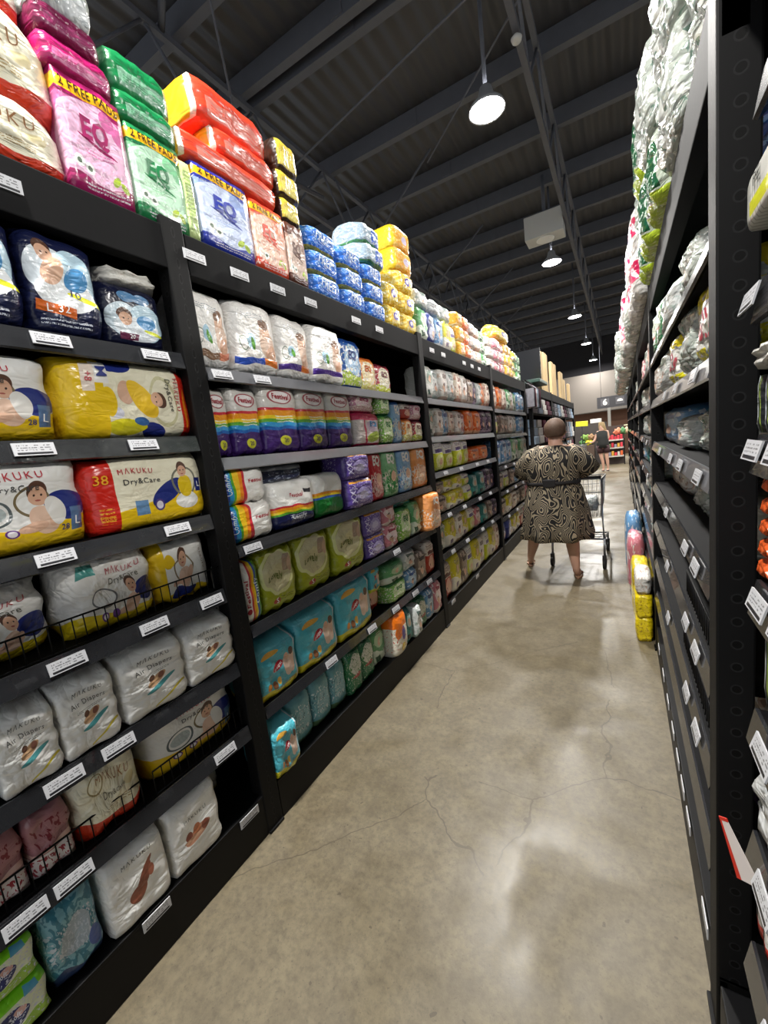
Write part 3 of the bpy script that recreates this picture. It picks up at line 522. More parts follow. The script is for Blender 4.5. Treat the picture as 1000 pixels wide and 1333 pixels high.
kind('tealbag', dp, 'turquoise nappy pack with red badge', 'diaper pack', (.34, .27, .22), '#4fb3c4', [('band', .88, 1.8, '#69c6d4'), ('ell', .82, .45, .09, .22, 0, '#e6c3ae'), ('ell', .7, .4, .1, .2, .2, '#e9cdbb'), ('ell', .82, .66, .06, .07, 0, HR), ('ell', .7, .6, .05, .07, 0, SK), ('wave', .12, .03, 7, 1, '#d9cf2a'), ('ell', .2, .22, .06, .07, 0, '#d9892a'), ('ell', .34, .2, .06, .08, 0, '#8a5a3a'), ('ell', .46, .24, .05, .07, 0, '#e0b04a'), ('ell', .3, .8, .2, .05, .1, '#e9b04a'), ('ell', .46, .52, .15, .08, .25, '#c4243c'), ('vband', .93, .97, '#e7e1e4'), ('txt', .6, .12, .3, .03, 2, '#8a5a2a')], [('petpet', .46, .52, .22, '#ffffff', .25, .004)], ex=.12, ez=.15, amp=.006, taper=.4, t0=.74, seam=.03, res=(14, 6, 12), film_kw=dict(wr=.6))
kind('tealdim', dp, 'pale teal nappy pack', 'diaper pack', (.22, .24, .2), '#6fa9b4', [('ell', .5, .45, .36, .25, .2, '#8fbdc6'), ('spk', 14, .6, 3, .2, .8, '#d8e4e6'), ('spk', 18, .63, 6, .2, .7, '#46717c'), ('wave', .1, .03, 7, 1, '#5f7f5a')], ex=.2, ez=.25, amp=.005, res=(10, 5, 8))
kind('orangebag', dp, 'bright orange and white adult nappy pack', 'diaper pack', (.17, .25, .18), '#e8e2d2', [('band', .7, 1.6, '#f27a1c'), ('ell', .35, .62, .3, .2, .4, '#f27a1c'), ('ell', .6, .5, .12, .2, 0, '#5a4aa4'), ('ell', .55, .14, .2, .1, 0, '#e8c62a'), ('spk', 16, .63, 4, .1, .7, '#c94a2c')], ex=.2, ez=.25, amp=.005, res=(10, 5, 10))
kind('greenwhite', dp, 'dark green and white nappy pack', 'diaper pack', (.15, .25, .2), '#2f7a50', [('ell', .5, .68, .45, .24, 0, '#d9dccf'), ('spk', 15, .58, 4, .4, .9, '#5a8a52'), ('ell', .5, .4, .3, .05, 0, '#a83a34'), ('spk', 20, .64, 2, '#e6e8dc')], ex=.2, ez=.25, amp=.005, res=(8, 5, 8))
# ---- mixed packs for the far bays
MIX = {}
def mix(key, look, base, a, b2, dk, sty=0):
    q = len(MIX)
    L = [('ell', .5, .6, .42, .3, 0, a), ('spk', 6, .6, q + 1, b2), ('rect', .5, .78, .3, .07, 0, dk), ('ell', .35 + .03*(q % 5), .38, .14, .13, 0, SK), ('ell', .36 + .03*(q % 5), .5, .09, .06, 0, HR), ('band', -.5, .12, b2), ('txt', .6, .2, .3, .05, 3, dk)]
    if sty == 1: L = [('band', .6, 1.6, a), ('ell', .5, .34, .3, .22, 0, b2), ('rect', .5, .68, .34, .06, 0, dk), ('ell', .6, .3, .12, .12, 0, SK), ('txt', .5, .86, .36, .06, 3, dk), ('spk', 9, .66, q, dk)]
    if sty == 2: L = [('wave', .35, .08, 5, 1, a), ('ell', .5, .65, .34, .2, 0, b2), ('txt', .5, .84, .35, .06, 3, dk), ('ell', .5, .6, .12, .12, 0, SK), ('rect', .3, .18, .16, .07, 0, dk), ('spk', 8, .66, q, a)]
    kind(key, 'hygiene_pack', look, 'hygiene pack', (.2, .26, .2), base, L, ex=.25, ez=.3, amp=.007, rw=.06, res=(7, 4, 7)); MIX[key] = 1
mix('x_white', 'white wrapped hygiene pack', '#dddad4', '#efede9', '#bfa898', '#7a6a60'); mix('x_whiteg', 'white and grey-green hygiene pack', '#cfd3cc', '#e9ebe6', '#7f9a8c', '#3f5f58', 2)
mix('x_cream', 'cream and pink hygiene pack', '#e4d6c6', '#f1e7dc', '#c79a86', '#7f4a3c'); mix('x_lime', 'white-topped lime hygiene pack', '#c9d424', '#e4e5e0', '#dfe69a', '#5a4a8c', 1)
mix('x_yel', 'yellow and white hygiene pack', '#e0d530', '#efece0', '#bcae2a', '#6a5a7c', 2); mix('x_or', 'bright orange hygiene pack', '#ea6a1e', '#f08a3c', '#f2b890', '#a83c10')
mix('x_dark', 'dark purple hygiene pack', '#3c2a48', '#5a4468', '#b7a3c0', '#16101e'); mix('x_teal', 'dark teal hygiene pack', '#1f7276', '#3c9a98', '#a9c9c6', '#0f3036', 2)
mix('x_blue', 'sky blue hygiene pack', '#6b9cc9', '#a9c7e0', '#e3ebf2', '#2c4f8c'); mix('x_green', 'green and white hygiene pack', '#5fa36a', '#dbe8d8', '#b9d6b0', '#24543a', 2)
mix('x_navy', 'navy hygiene pack', '#27337a', '#4a58a8', '#c7cde2', '#10163c', 1); mix('x_gold', 'golden hygiene pack', '#e3a92a', '#f0cf5a', '#f4e8c0', '#a8501c'); mix('x_pink', 'pink and white hygiene pack', '#cf7f8c', '#ecd3d4', '#f0e8e6', '#8c2c40')
mix('x_red', 'red and white hygiene pack', '#b8392c', '#e3d8cf', '#e8b2a0', '#5c1410', 1); mix('x_clear', 'clear-wrapped white pack', '#c6cac8', '#e1e4e2', '#9fb0aa', '#566a66'); mix('x_brown', 'dim brown-grey pack', '#7a6a60', '#a89686', '#c9bbae', '#3c322c')

# ------------------------------------------------------------------ shelving
LEV1 = [1.92, 1.635, 1.35, 1.065, .765, .495]
LEV2 = [1.885, 1.55, 1.205, .87, .51]
def channel(f, side, y0, y1, z, x, h=.042):
    s = 1 if side == 'L' else -1
    pr = [(0, .004), (.006, .004), (.018, -h), (.012, -h - .004), (0, -h + .006)]
    a = [f.bm.verts.new((x + s*px, y0, z + pz)) for px, pz in pr]; b = [f.bm.verts.new((x + s*px, y1, z + pz)) for px, pz in pr]
    n = len(pr)
    for i in range(n): f.bm.faces.new((a[i], a[(i+1)%n], b[(i+1)%n], b[i]))
    f.bm.faces.new(a); f.bm.faces.new(b[::-1])
def tagmesh(side, w, h):
    return None
TAGS = {}
def price(parent, side, x, y, z, w=.09, h=.034, m=TAG):
    s = 1 if side == 'L' else -1
    k = (w, h, m.name)
    if k not in TAGS:
        f = MB(); f.box(-.0015, .0015, -w/2, w/2, -h/2, h/2); o = f.build('price_tag', m, parent); TAGS[k] = o
    else: o = TAGS[k].copy(); C.objects.link(o); o.parent = parent
    o.location = Vector((x + s*.0195, y, z)) - parent.location; o.rotation_euler = (0, s * -.28, 0 if s > 0 else PI)
    if s < 0: o.rotation_euler = (0, -.28, PI)
    return o
def bay(side, y0, y1, levels, label, top=2.34, deck=.175, tags=(), fences=(), depth=.55, beam=.14, posts=(1,), backm=None, chan_h=.042, topz=None, xset=0, light=()):
    X = XL if side == 'L' else XR; s = -1 if side == 'L' else 1
    e = empty('shelving_bay', (X, (y0+y1)/2, 0)); tag(e, label, 'shelving', 'black steel shelving bays along the aisle')
    L = e.location; xs = lambda a, b: sorted((s*a, s*b))
    yl0, yl1 = y0 + (.045 if 0 not in posts else -.04) - L.y, y1 + .04 - L.y
    f = MB(); a, b = xs(depth, depth + .02); f.box(a, b, yl0, yl1, 0, top); f.build('back_panel', BLACK, e)
    f = MB(); a, b = xs(0, .045); f.box(a, b, yl0, yl1, top - beam, top, .004); a, b = xs(.045, depth); f.box(a, b, yl0, yl1, top - .03, top - .003); f.build('top_beam', BLACK, e)
    f = MB(); a, b = xs(0, .02); f.box(a, b, yl0, yl1, 0, deck - .01, .003); a, b = xs(.0, depth); f.box(a, b, yl0, yl1, deck - .012, deck, .003); f.build('kick_plate', STEEL_B, e)
    for i, z in enumerate(levels):
        g = MB(); a, b = xs(.012 + xset, depth); g.box(a, b, yl0 + (.082 if 0 in posts else .0), yl1 - .085, z - .022, z); sh = g.build('shelf', BLACK, e)
        g = MB(); channel(g, side, yl0 + (.082 if 0 in posts else .0), yl1 - .085, z - .002, s*(.012 + xset), chan_h); g.build('price_strip', CHANL if i in light else CHAN, sh)
    for p in (posts):
        yy = y1 if p == 1 else y0
        g = MB(); a, b = xs(-.004, .06); g.box(a, b, -.04, .04, 0, topz or top + .03, .004); o = g.build('upright', POST, e); o.location = (0, yy - L.y, 0)
        g = MB(); a, b = xs(-.012, .09); g.box(a, b, -.04, .04, .0, .012, .003); g.tube([(s*.06, 0, .03), (s*.01, .03, .03)], .01, 8); q = g.build('foot_plate', STEEL_B, e); q.location = o.location
    for (i, yy) in tags:
        z = levels[i] if isinstance(i, int) else {'t': top - beam/2, 'd': deck - .02}[i]
        if isinstance(i, int): price(e, side, X + s*(.012 + xset), yy, z - .022)
        else:
            o = price(e, side, X - s*-.016 if False else X + (-s)*-.014, yy, z); o.rotation_euler = (0, 0, 0 if side == 'L' else PI)
    for (i, ya, yb) in fences:
        z = levels[i]; g = MB(); x = s * .02; hh = .085
        g.tube([(x, ya - L.y, z + hh), (x, yb - L.y, z + hh)], .0028, 6); g.tube([(x, ya - L.y, z + .006), (x, yb - L.y, z + .006)], .0022, 6)
        n = int((yb - ya) / .028)
        for k in range(n + 1):
            yy = ya + (yb - ya) * k / n - L.y; g.tube([(x, yy, z + .004), (x, yy, z + hh)], .0018, 5)
        g.build('wire_fence', STEEL_B, e)
    return e
bay('L', -1.0, 1.01, LEV1, 'nearest black shelving bay on the left', posts=(0, 1),
    tags=[(0, .575), (0, .863), (1, .482), (1, .765), (2, .474), (2, .824), (3, .445), (3, .686), (3, .9), (4, .379), (4, .517), (5, .244), (5, .349), (5, .842), ('d', .516), ('d', .893), ('t', .54)],
    fences=[(3, -.2, .97), (5, -.2, .56), (5, .6, .95)], chan_h=.05)
bay('L', 1.01, 3.03, LEV2, 'second black shelving bay on the left, topped by blue packs',
    tags=[('t', 1.082), ('t', 1.287), ('t', 1.501), ('t', 1.729), ('t', 2.137), ('t', 2.404), (0, 1.117), (0, 1.321), (2, 1.126), (4, 1.5), (4, 1.9), (4, 2.2), (4, 2.5), (4, 2.75), (3, 2.3)], light=(0, 1))
bay('L', 3.03, 5.03, [1.885, 1.58, 1.29, .93, .60], 'third black shelving bay on the left with lime packs', tags=[('t', 3.25), ('t', 3.5), ('t', 4.05), ('t', 4.3), ('t', 4.55)] + [(k, y) for k in (2, 3, 4) for y in (3.3, 3.7, 4.2, 4.6)] + [('d', 3.2), ('d', 3.9)], light=(0, 1, 2))
bay('L', 5.03, 7.03, [1.87, 1.555, 1.16, .84, .51], 'farthest black shelving bay on the left before the clothes rack', tags=[(k, y) for k in (2, 3, 4) for y in (5.4, 5.9, 6.4)], light=(0,))
LR = [1.86, 1.62, 1.375, 1.13, .89, .65, .42]
def rt(ks, ys): return [(k, y) for k in ks for y in ys]
bay('R', -1.0, .97, [2.0, 1.70, 1.455, 1.2, .95, .69, .43], 'nearest black shelving bay on the right edge', top=2.34, posts=(), topz=2.34, tags=[(2, .9), (2, .78), (3, .86), (3, .74), (4, .82), (5, .8), (5, .7), (6, .75), (1, .93)], xset=.03, chan_h=.06)
bay('R', 1.07, 3.07, LR, 'second black shelving bay on the right', top=2.27, posts=(0, 1), tags=rt((1,), (1.3, 1.7, 2.1)) + rt((2,), (1.25, 1.6, 1.9, 2.4)) + rt((3, 4, 5), (1.3, 1.5, 2.1)) + [('d', y) for y in (1.18, 1.5, 1.65, 1.8, 1.98, 2.2, 2.45, 2.75)], light=(1, 2), topz=2.36, fences=[(4, 1.2, 1.7), (5, 1.2, 1.8)])
for k, (a, b) in enumerate(((3.07, 5.07), (5.07, 7.07), (7.07, 9.07), (9.07, 11.07), (11.07, 13.07))):
    bay('R', a, b, LR, '%s black shelving bay on the right' % ('third', 'fourth', 'fifth', 'sixth', 'seventh')[k], top=2.27, tags=rt((2, 3, 4), (a + .5, a + 1.2)) if k == 0 else ())
# ------------------------------------------------------------------ stock the left side
B1, B2, B3, B4 = 'nearest left bay', 'second left bay', 'third left bay', 'fourth left bay'
def row(side, bayn, rown, items, **kw):
    for it in items:
        key, y0, y1, z0, z1 = it[:5]; k2 = dict(kw); k2.update(it[5] if len(it) > 5 else {})
        put(key, side, y0, y1, z0, z1, row=rown, bay=bayn, **k2)
T = 2.34
row('L', B1, 'top', [('mak_cream', .36, .725, T, 2.5, dict(roll=0)), ('mak_cream', .36, .73, 2.5, 2.72), ('mak_cream', .36, .7, 2.72, 2.92, dict(dx=.03)), ('mak_cream', .0, .35, T, 2.55), ('mak_cream', .0, .35, 2.55, 2.8),
    ('clearbag', .7, .88, 2.80, 2.97, dict(dx=.0)), ('eq_mag', .725, .905, T, 2.66), ('f_wine', .71, .88, 2.745, 2.82), ('f_mag', .71, .9, 2.66, 2.74),
    ('eq_green', .915, 1.1, T, 2.63), ('f_green', .9, 1.11, 2.63, 2.72), ('f_green', .9, 1.11, 2.72, 2.84, dict(dx=.02))])
row('L', B1, 'second', [('moony', .36, .545, 1.92, 2.19), ('moony', .555, .735, 1.92, 2.19), ('moony_s', .745, .94, 1.92, 2.12, dict(dx=.03)), ('plain', .77, .95, 2.12, 2.17, dict(dx=.04)), ('moony', .16, .35, 1.92, 2.19)])
row('L', B1, 'third', [('mak_white', .25, .565, 1.635, 1.86), ('mak_big', .575, .985, 1.635, 1.875)])
row('L', B1, 'fourth', [('mak_white', .27, .585, 1.35, 1.6), ('mak_red', .59, .975, 1.35, 1.58)])
row('L', B1, 'fifth', [('mak_bag', .2, .47, 1.065, 1.29, dict(dx=.09)), ('mak_bag', .49, .745, 1.065, 1.32, dict(dx=.03)), ('mak_yellow', .75, .96, 1.065, 1.29, dict(dx=.05))])
row('L', B1, 'sixth', [('mak_air', .265, .395, .765, .985, dict(dx=.0)), ('mak_air', .4, .545, .765, .995, dict(dx=.0)), ('mak_air', .56, .765, .765, .995, dict(dx=.0)), ('mak_air', .775, .97, .765, .985, dict(dx=.0)), ('lightblue', .17, .255, .765, .9)])
row('L', B1, 'seventh', [('mak_cream', .39, .575, .495, .73, dict(dx=.02)), ('mak_white', .62, .96, .495, .735, dict(dx=.05)), ('pinkwhite', .17, .28, .495, .7, dict(dx=.03)), ('pinkwhite', .285, .385, .495, .69, dict(dx=.03)), ('pinkwhite', .06, .165, .495, .7, dict(dx=.03))])
row('L', B1, 'bottom', [('greenwipe', .1, .255, .175, .3), ('greenwipe', .1, .25, .3, .42), ('tealfloral', .265, .39, .175, .43, dict(dx=.02)), ('mak_soft', .405, .585, .175, .435, dict(dx=.0)), ('mak_pants', .6, .785, .175, .44, dict(dx=.0)), ('grey_bag', .8, .93, .175, .42, dict(dx=.2))])
# bay 2
row('L', B2, 'top', [('lgreen_side', 1.09, 1.15, T, 2.61), ('eq_blue', 1.155, 1.41, T, 2.64), ('eq_red', 1.42, 1.62, T, 2.63), ('eq_brown', 1.63, 1.76, T, 2.62),
    ('f_red', 1.11, 1.61, 2.64, 2.73), ('f_red', 1.28, 1.62, 2.73, 2.83, dict(d=.34)), ('f_red', 1.22, 1.6, 2.83, 2.98, dict(d=.36, dx=.02)), ('f_yel', 1.63, 1.76, 2.62, 2.72), ('f_yel', 1.63, 1.78, 2.73, 2.84), ('f_yel', 1.65, 1.79, 2.85, 2.98)])
for k in range(3): row('L', B2, 'top', [('bluelump', 1.79, 2.07, T + .115*k, T + .115*(k+1)), ('bluelump', 2.07, 2.33, T + .115*k, T + .115*(k+1)), ('bluelump', 2.33, 2.58, T + .11*k, T + .11*(k+1))][:3 if k < 3 else 2])
row('L', B2, 'top', [('silverlump', 2.34, 2.62, 2.675, 2.79, dict(dx=.0)), ('silverlump', 2.34, 2.6, 2.79, 2.91)])
for k in range(2): row('L', B2, 'top', [('goldlump', 2.59, 2.8, T + .15*k, T + .15*(k+1))])
for k in range(5): row('L', B2, 'top', [('goldlump' if k < 3 else 'goldbox', 2.81, 3.07, T + .145*k, T + .145*(k+1))])
z = 1.885
row('L', B2, 'second', [('wb1', 1.05, 1.225, z, 2.19, dict(dx=.03)), ('wb2', 1.225, 1.475, z, 2.195), ('wb3', 1.48, 1.7, z, 2.185), ('wb4', 1.7, 1.97, z, 2.185, dict(dx=-.01)), ('b_blue', 1.99, 2.21, z, 2.17, dict(dx=.03)), ('b_or', 2.24, 2.46, z, 2.11, dict(dx=.08)), ('b_wine', 2.48, 2.7, z, 2.1, dict(dx=.1)), ('x_clear', 2.8, 2.97, z, 2.1, dict(dx=.25))])
z = 1.55
row('L', B2, 'third', [('festival', 1.05, 1.15, z, 1.82, dict(dx=.03)), ('festival', 1.155, 1.31, z, 1.83, dict(dx=.02)), ('festival', 1.315, 1.545, z, 1.86), ('festival', 1.55, 1.77, z, 1.86), ('festival', 1.775, 2.0, z, 1.86), ('eq_pink', 2.03, 2.31, z, 1.75), ('b_pink', 2.03, 2.28, 1.75, 1.86, dict(dx=.02)),
    ('b_green', 2.32, 2.49, z, 1.74), ('b_green', 2.32, 2.47, 1.74, 1.86), ('eqd_blue', 2.5, 2.63, z, 1.84, dict(dx=.02)), ('b_or', 2.64, 2.78, z, 1.72), ('x_red', 2.64, 2.78, 1.72, 1.83), ('b_wine', 2.79, 2.96, z, 1.71), ('b_pink', 2.79, 2.96, 1.71, 1.83)])
z = 1.205
row('L', B2, 'fourth', [('festival_v', 1.05, 1.285, z, 1.36), ('festival_v', 1.05, 1.27, 1.36, 1.51), ('festival_n', 1.3, 1.58, z, 1.42), ('darknavy', 1.32, 1.6, 1.42, 1.5, dict(dx=.08)), ('festival_g', 1.59, 1.83, z, 1.43), ('purple', 1.85, 2.1, z, 1.37, dict(dx=-.01)), ('purple', 1.85, 2.09, 1.37, 1.52, dict(dx=-.01)),
    ('eqd_red', 2.11, 2.27, z, 1.52), ('eqd_green', 2.28, 2.48, z, 1.52), ('eqd_blue', 2.49, 2.7, z, 1.52), ('eqd_or', 2.71, 2.97, z, 1.52)])
z = .87
row('L', B2, 'fifth', [('festival_t', 1.055, 1.15, z, 1.13), ('lovely', 1.16, 1.37, z, 1.15), ('lovely', 1.4, 1.65, z, 1.16, dict(dx=.02)), ('lovely', 1.68, 1.97, z, 1.18), ('purple', 1.99, 2.2, z, 1.01), ('purple', 1.99, 2.19, 1.01, 1.16), ('x_pink', 2.21, 2.39, z, 1.03), ('x_pink', 2.21, 2.38, 1.03, 1.18), ('b_green', 2.41, 2.6, z, 1.11), ('x_teal', 2.44, 2.7, 1.11, 1.19, dict(dx=.05)), ('x_green', 2.61, 2.77, z, 1.12), ('eqd_or', 2.79, 3.0, z, 1.15, dict(dx=-.06))])
z = .51
row('L', B2, 'sixth', [('tealbag', 1.055, 1.3, z, .76, dict(dx=.01)), ('tealbag', 1.31, 1.61, z, .79), ('tealbag', 1.63, 1.96, z, .83), ('tealbag', 1.99, 2.1, .66, .83, dict(dx=.02)), ('x_red', 1.99, 2.17, z, .8, dict(dx=.08)), ('b_green', 2.19, 2.42, z, .64), ('x_green', 2.19, 2.42, .64, .77), ('x_blue', 2.44, 2.6, z, .66), ('x_clear', 2.42, 2.6, .66, .8), ('x_brown', 2.62, 2.78, z, .74), ('x_red', 2.8, 2.97, z, .77, dict(dx=.02))])
z = .175
row('L', B2, 'bottom', [('tealbag', 1.055, 1.2, z, .41, dict(dx=-.02)), ('tealdim', 1.22, 1.37, z, .43, dict(dx=.04)), ('tealdim', 1.38, 1.52, z, .44, dict(dx=.04)), ('tealdim', 1.53, 1.66, z, .44, dict(dx=.04)), ('greenwhite', 1.67, 1.8, z, .43, dict(dx=.02)), ('greenwhite', 1.81, 1.95, z, .42, dict(dx=.03)), ('x_green', 1.96, 2.12, z, .44, dict(dx=.05)), ('orangebag', 2.13, 2.31, z, .45, dict(dx=-.02)), ('x_teal', 2.32, 2.42, z, .42, dict(dx=.0)), ('x_clear', 2.43, 2.53, z, .4, dict(dx=-.03)), ('greenwhite', 2.54, 2.7, z, .4), ('x_blue', 2.71, 2.84, z, .42), ('x_pink', 2.85, 2.98, z, .44, dict(dx=.0))])
# bay 3
def fill(side, bayn, rown, keys, y0, y1, z0, z1, stack=1, dx=.01, jit=.03, **kw):
    n = len(keys); w = (y1 - y0) / n
    for i, k in enumerate(keys):
        for s in range(stack):
            h = (z1 - z0) / stack; a = rnd.uniform(0, jit)
            put(k, side, y0 + i*w + .004, y0 + (i+1)*w - .004, z0 + s*h, z0 + (s+1)*h - (a if s == stack-1 else .0), dx=dx + rnd.uniform(0, jit), rz=rnd.uniform(-.05, .05), row=rown, bay=bayn, **kw)
fill('L', B3, 'top', ['x_green', 'x_navy', 'x_blue', 'x_yel', 'x_lime'], 3.1, 4.0, T, 2.6); fill('L', B3, 'top', ['x_clear', 'clearbag', 'x_clear'], 3.12, 3.9, 2.6, 2.74)
fill('L', B3, 'top', ['x_gold', 'x_or'], 4.02, 4.4, T, 2.78, 3); fill('L', B3, 'top', ['x_white', 'x_cream', 'x_green'], 4.42, 5.0, T, 2.76, 3)
fill('L', B3, 'second', ['x_whiteg', 'x_clear', 'x_white', 'x_clear', 'x_cream', 'x_white', 'x_brown'], 3.1, 4.35, 1.885, 2.17); fill('L', B3, 'second', ['x_dark', 'x_clear', 'x_or', 'x_cream'], 4.37, 4.98, 1.885, 2.16)
fill('L', B3, 'third', ['x_whiteg', 'x_white', 'x_blue', 'x_cream', 'x_white', 'x_pink'], 3.1, 4.05, 1.58, 1.83); fill('L', B3, 'third', ['x_or', 'x_or', 'x_dark', 'x_dark'], 4.07, 4.98, 1.58, 1.85)
fill('L', B3, 'fourth', ['x_lime', 'x_lime', 'x_lime', 'x_lime'], 3.1, 4.05, 1.29, 1.55, dx=-.01); fill('L', B3, 'fourth', ['x_or', 'x_or'], 4.1, 4.75, 1.29, 1.46)
fill('L', B3, 'fifth', ['x_brown', 'x_yel', 'x_yel', 'x_lime'], 3.1, 4.05, .93, 1.24, 2); fill('L', B3, 'fifth', ['x_teal', 'x_teal', 'x_dark', 'x_dark'], 4.08, 4.98, .93, 1.2)
fill('L', B3, 'sixth', ['x_whiteg', 'x_yel', 'x_white', 'x_yel', 'x_lime'], 3.1, 4.1, .60, .88); fill('L', B3, 'sixth', ['x_pink', 'x_teal', 'x_brown', 'x_dark'], 4.12, 4.98, .60, .84)
fill('L', B3, 'bottom', ['x_red', 'x_yel', 'x_brown', 'x_lime', 'x_yel', 'x_white', 'x_lime', 'x_yel', 'x_cream'], 3.12, 4.95, .175, .52)
# bay 4
fill('L', B4, 'top', ['x_white', 'x_pink', 'x_pink'], 5.1, 5.9, T, 2.75, 3); fill('L', B4, 'top', ['x_gold', 'x_gold'], 5.92, 6.4, T, 2.8, 3); fill('L', B4, 'top', ['x_yel', 'x_green', 'x_green'], 6.42, 7.0, T, 2.74, 3); put('goldlump', 'L', 5.55, 6.3, 2.8, 2.95, dx=.02, row='top', bay=B4)
fill('L', B4, 'second', ['x_cream', 'x_or', 'x_cream', 'x_green', 'x_white', 'x_green', 'x_blue', 'x_blue'], 5.1, 6.98, 1.87, 2.17)
fill('L', B4, 'third', ['x_lime', 'x_brown', 'x_brown', 'x_white', 'x_clear', 'x_blue', 'x_blue'], 5.1, 6.98, 1.555, 1.83)
fill('L', B4, 'fourth', ['x_blue', 'x_blue', 'x_blue', 'x_green', 'x_whiteg', 'x_green', 'x_whiteg'], 5.1, 6.98, 1.16, 1.5)
fill('L', B4, 'fifth', ['x_brown', 'x_lime', 'x_brown', 'x_blue', 'x_blue', 'x_blue'], 5.1, 6.98, .84, 1.1)
fill('L', B4, 'sixth', ['x_brown', 'x_yel', 'x_cream', 'x_brown', 'x_brown', 'x_pink'], 5.1, 6.98, .51, .76)
fill('L', B4, 'bottom', ['x_navy', 'x_navy', 'x_yel', 'x_yel', 'x_red', 'x_pink', 'x_pink'], 5.1, 6.98, .175, .45)
# ------------------------------------------------------------------ stock the right side
A0, A1, A2, A3 = 'nearest right bay', 'second right bay', 'third right bay', 'fourth right bay'
TR = 2.27
kind('rolls', 'roll_pack', 'clear-wrapped white paper roll pack', 'paper rolls', (.3, .24, .25), '#a9b0a8', [('spk', 5, .55, 3, '#d0d4ce'), ('spk', 8, .62, 5, '#6f8a7c')], ex=.3, ez=.25, amp=.012, ribs=6, res=(14, 6, 10), film_kw=dict(wr=1.0, rough=.15))
kind('rolls_g', 'roll_pack', 'green and white paper roll pack', 'paper rolls', (.3, .24, .25), '#b5c0b0', [('rect', .5, .5, .46, .36, 0, '#1d5c38'), ('spk', 12, .6, 3, .3, .7, '#cfdfcf'), ('band', -.3, .12, '#b9d23a')], ex=.3, ez=.25, amp=.012, ribs=6, res=(14, 6, 10), film_kw=dict(wr=1.0, rough=.15))
kind('rolls_p', 'roll_pack', 'pink and white paper roll pack', 'paper rolls', (.3, .24, .25), '#e2dfdc', [('band', .3, .75, '#d4245a'), ('spk', 10, .6, 3, .3, .8, '#e8c9d0')], ex=.3, ez=.25, amp=.012, ribs=6, res=(14, 6, 10), film_kw=dict(wr=1.0, rough=.15))
o_ = -.03
row('R', A1, 'top', [('rolls', 1.1, 1.45, TR, 2.5), ('rolls', 1.1, 1.45, 2.5, 2.75, dict(dx=-.05)), ('rolls', 1.47, 1.85, TR, 2.52, dict(dx=-.03)), ('rolls', 1.47, 1.85, 2.52, 2.8, dict(dx=-.04)), ('rolls_g', 1.87, 2.25, TR, 2.5, dict(dx=-.04)), ('rolls', 1.87, 2.3, 2.5, 2.78, dict(dx=-.07)), ('rolls_g', 2.27, 2.65, TR, 2.56, dict(dx=-.05)), ('rolls_g', 2.3, 2.68, 2.56, 2.84, dict(dx=-.07)), ('rolls_g', 2.68, 3.05, TR, 2.5, dict(dx=-.04)), ('rolls', 2.68, 3.05, 2.5, 2.75, dict(dx=-.05))])
fill('R', A2, 'top', ['rolls_p', 'rolls_p', 'rolls', 'rolls'], 3.12, 5.0, TR, 2.8, 2, dx=-.1); fill('R', A3, 'top', ['rolls_p', 'rolls', 'rolls_p', 'rolls'], 5.1, 7.0, TR, 2.85, 2, dx=-.14)
fill('R', 'fifth right bay', 'top', ['rolls', 'rolls_p', 'rolls', 'x_pink'], 7.1, 9.0, TR, 2.85, 2, dx=-.2); fill('R', 'sixth right bay', 'top', ['rolls', 'rolls', 'rolls', 'x_clear'], 9.1, 11, TR, 2.8, 2, dx=-.24); fill('R', 'seventh right bay', 'top', ['rolls', 'x_clear', 'rolls', 'x_clear'], 11.1, 13, TR, 2.8, 2, dx=-.26)
kind('bluebag', 'pillow_pack', 'deep blue glossy bag', 'hygiene pack', (.3, .3, .25), '#16407e', [('spk', 7, .58, 3, '#5f9ad0'), ('spk', 12, .66, 8, '#d8e6f2')], ex=.35, ez=.35, amp=.012, res=(12, 6, 10), film_kw=dict(wr=1, rough=.15))
kind('ollo', 'cotton_bag', 'white and yellow bag with red lettering', 'cotton wool bag', (.3, .22, .22), '#e4e5df', [('band', .7, 1.5, '#e8d41e'), ('wave', .2, .05, 5, 1, '#dcd22a'), ('spk', 9, .6, 2, '#c3c9c3'), ('ell', .2, .35, .06, .09, 0, '#3a4a44')], [('ollo', .6, .45, .5, '#b01c40', .1, .04)], ex=.3, ez=.3, amp=.009, film_kw=dict(wr=1, rough=.18))
row('R', A1, 'second', [('bluebag', 1.15, 1.6, 1.86, 2.1, dict(dx=.06)), ('rolls', 1.62, 1.95, 1.86, 2.05, dict(dx=.04)), ('greenwhite', 2.5, 2.75, 1.86, 2.08), ('greenwhite', 2.78, 3.0, 1.86, 2.08), ('x_clear', 2.0, 2.45, 1.86, 2.02)])
row('R', A1, 'third', [('ollo', 1.15, 1.5, 1.62, 1.82, dict(dx=.02)), ('rolls', 1.52, 1.78, 1.62, 1.82, dict(dx=.02)), ('ollo', 1.8, 2.1, 1.62, 1.8), ('x_clear', 2.12, 2.6, 1.62, 1.8), ('x_white', 2.62, 2.98, 1.62, 1.8)])
row('R', A1, 'fourth', [('x_clear', 1.15, 1.4, 1.375, 1.5, dict(dx=.08)), ('rolls', 1.42, 1.7, 1.375, 1.51, dict(dx=.06)), ('x_teal', 1.72, 1.85, 1.375, 1.52, dict(dx=.08)), ('x_clear', 1.87, 2.2, 1.375, 1.5, dict(dx=.04)), ('x_blue', 2.22, 2.98, 1.375, 1.55, dict(dx=.05))])
fill('R', A1, 'fifth', ['x_clear', 'x_white', 'rolls', 'x_clear', 'x_white', 'x_cream'], 1.2, 2.95, 1.13, 1.3, dx=.08); fill('R', A1, 'sixth', ['x_brown', 'x_dark', 'x_navy', 'x_dark', 'x_brown'], 1.2, 2.95, .89, 1.02, dx=.14)
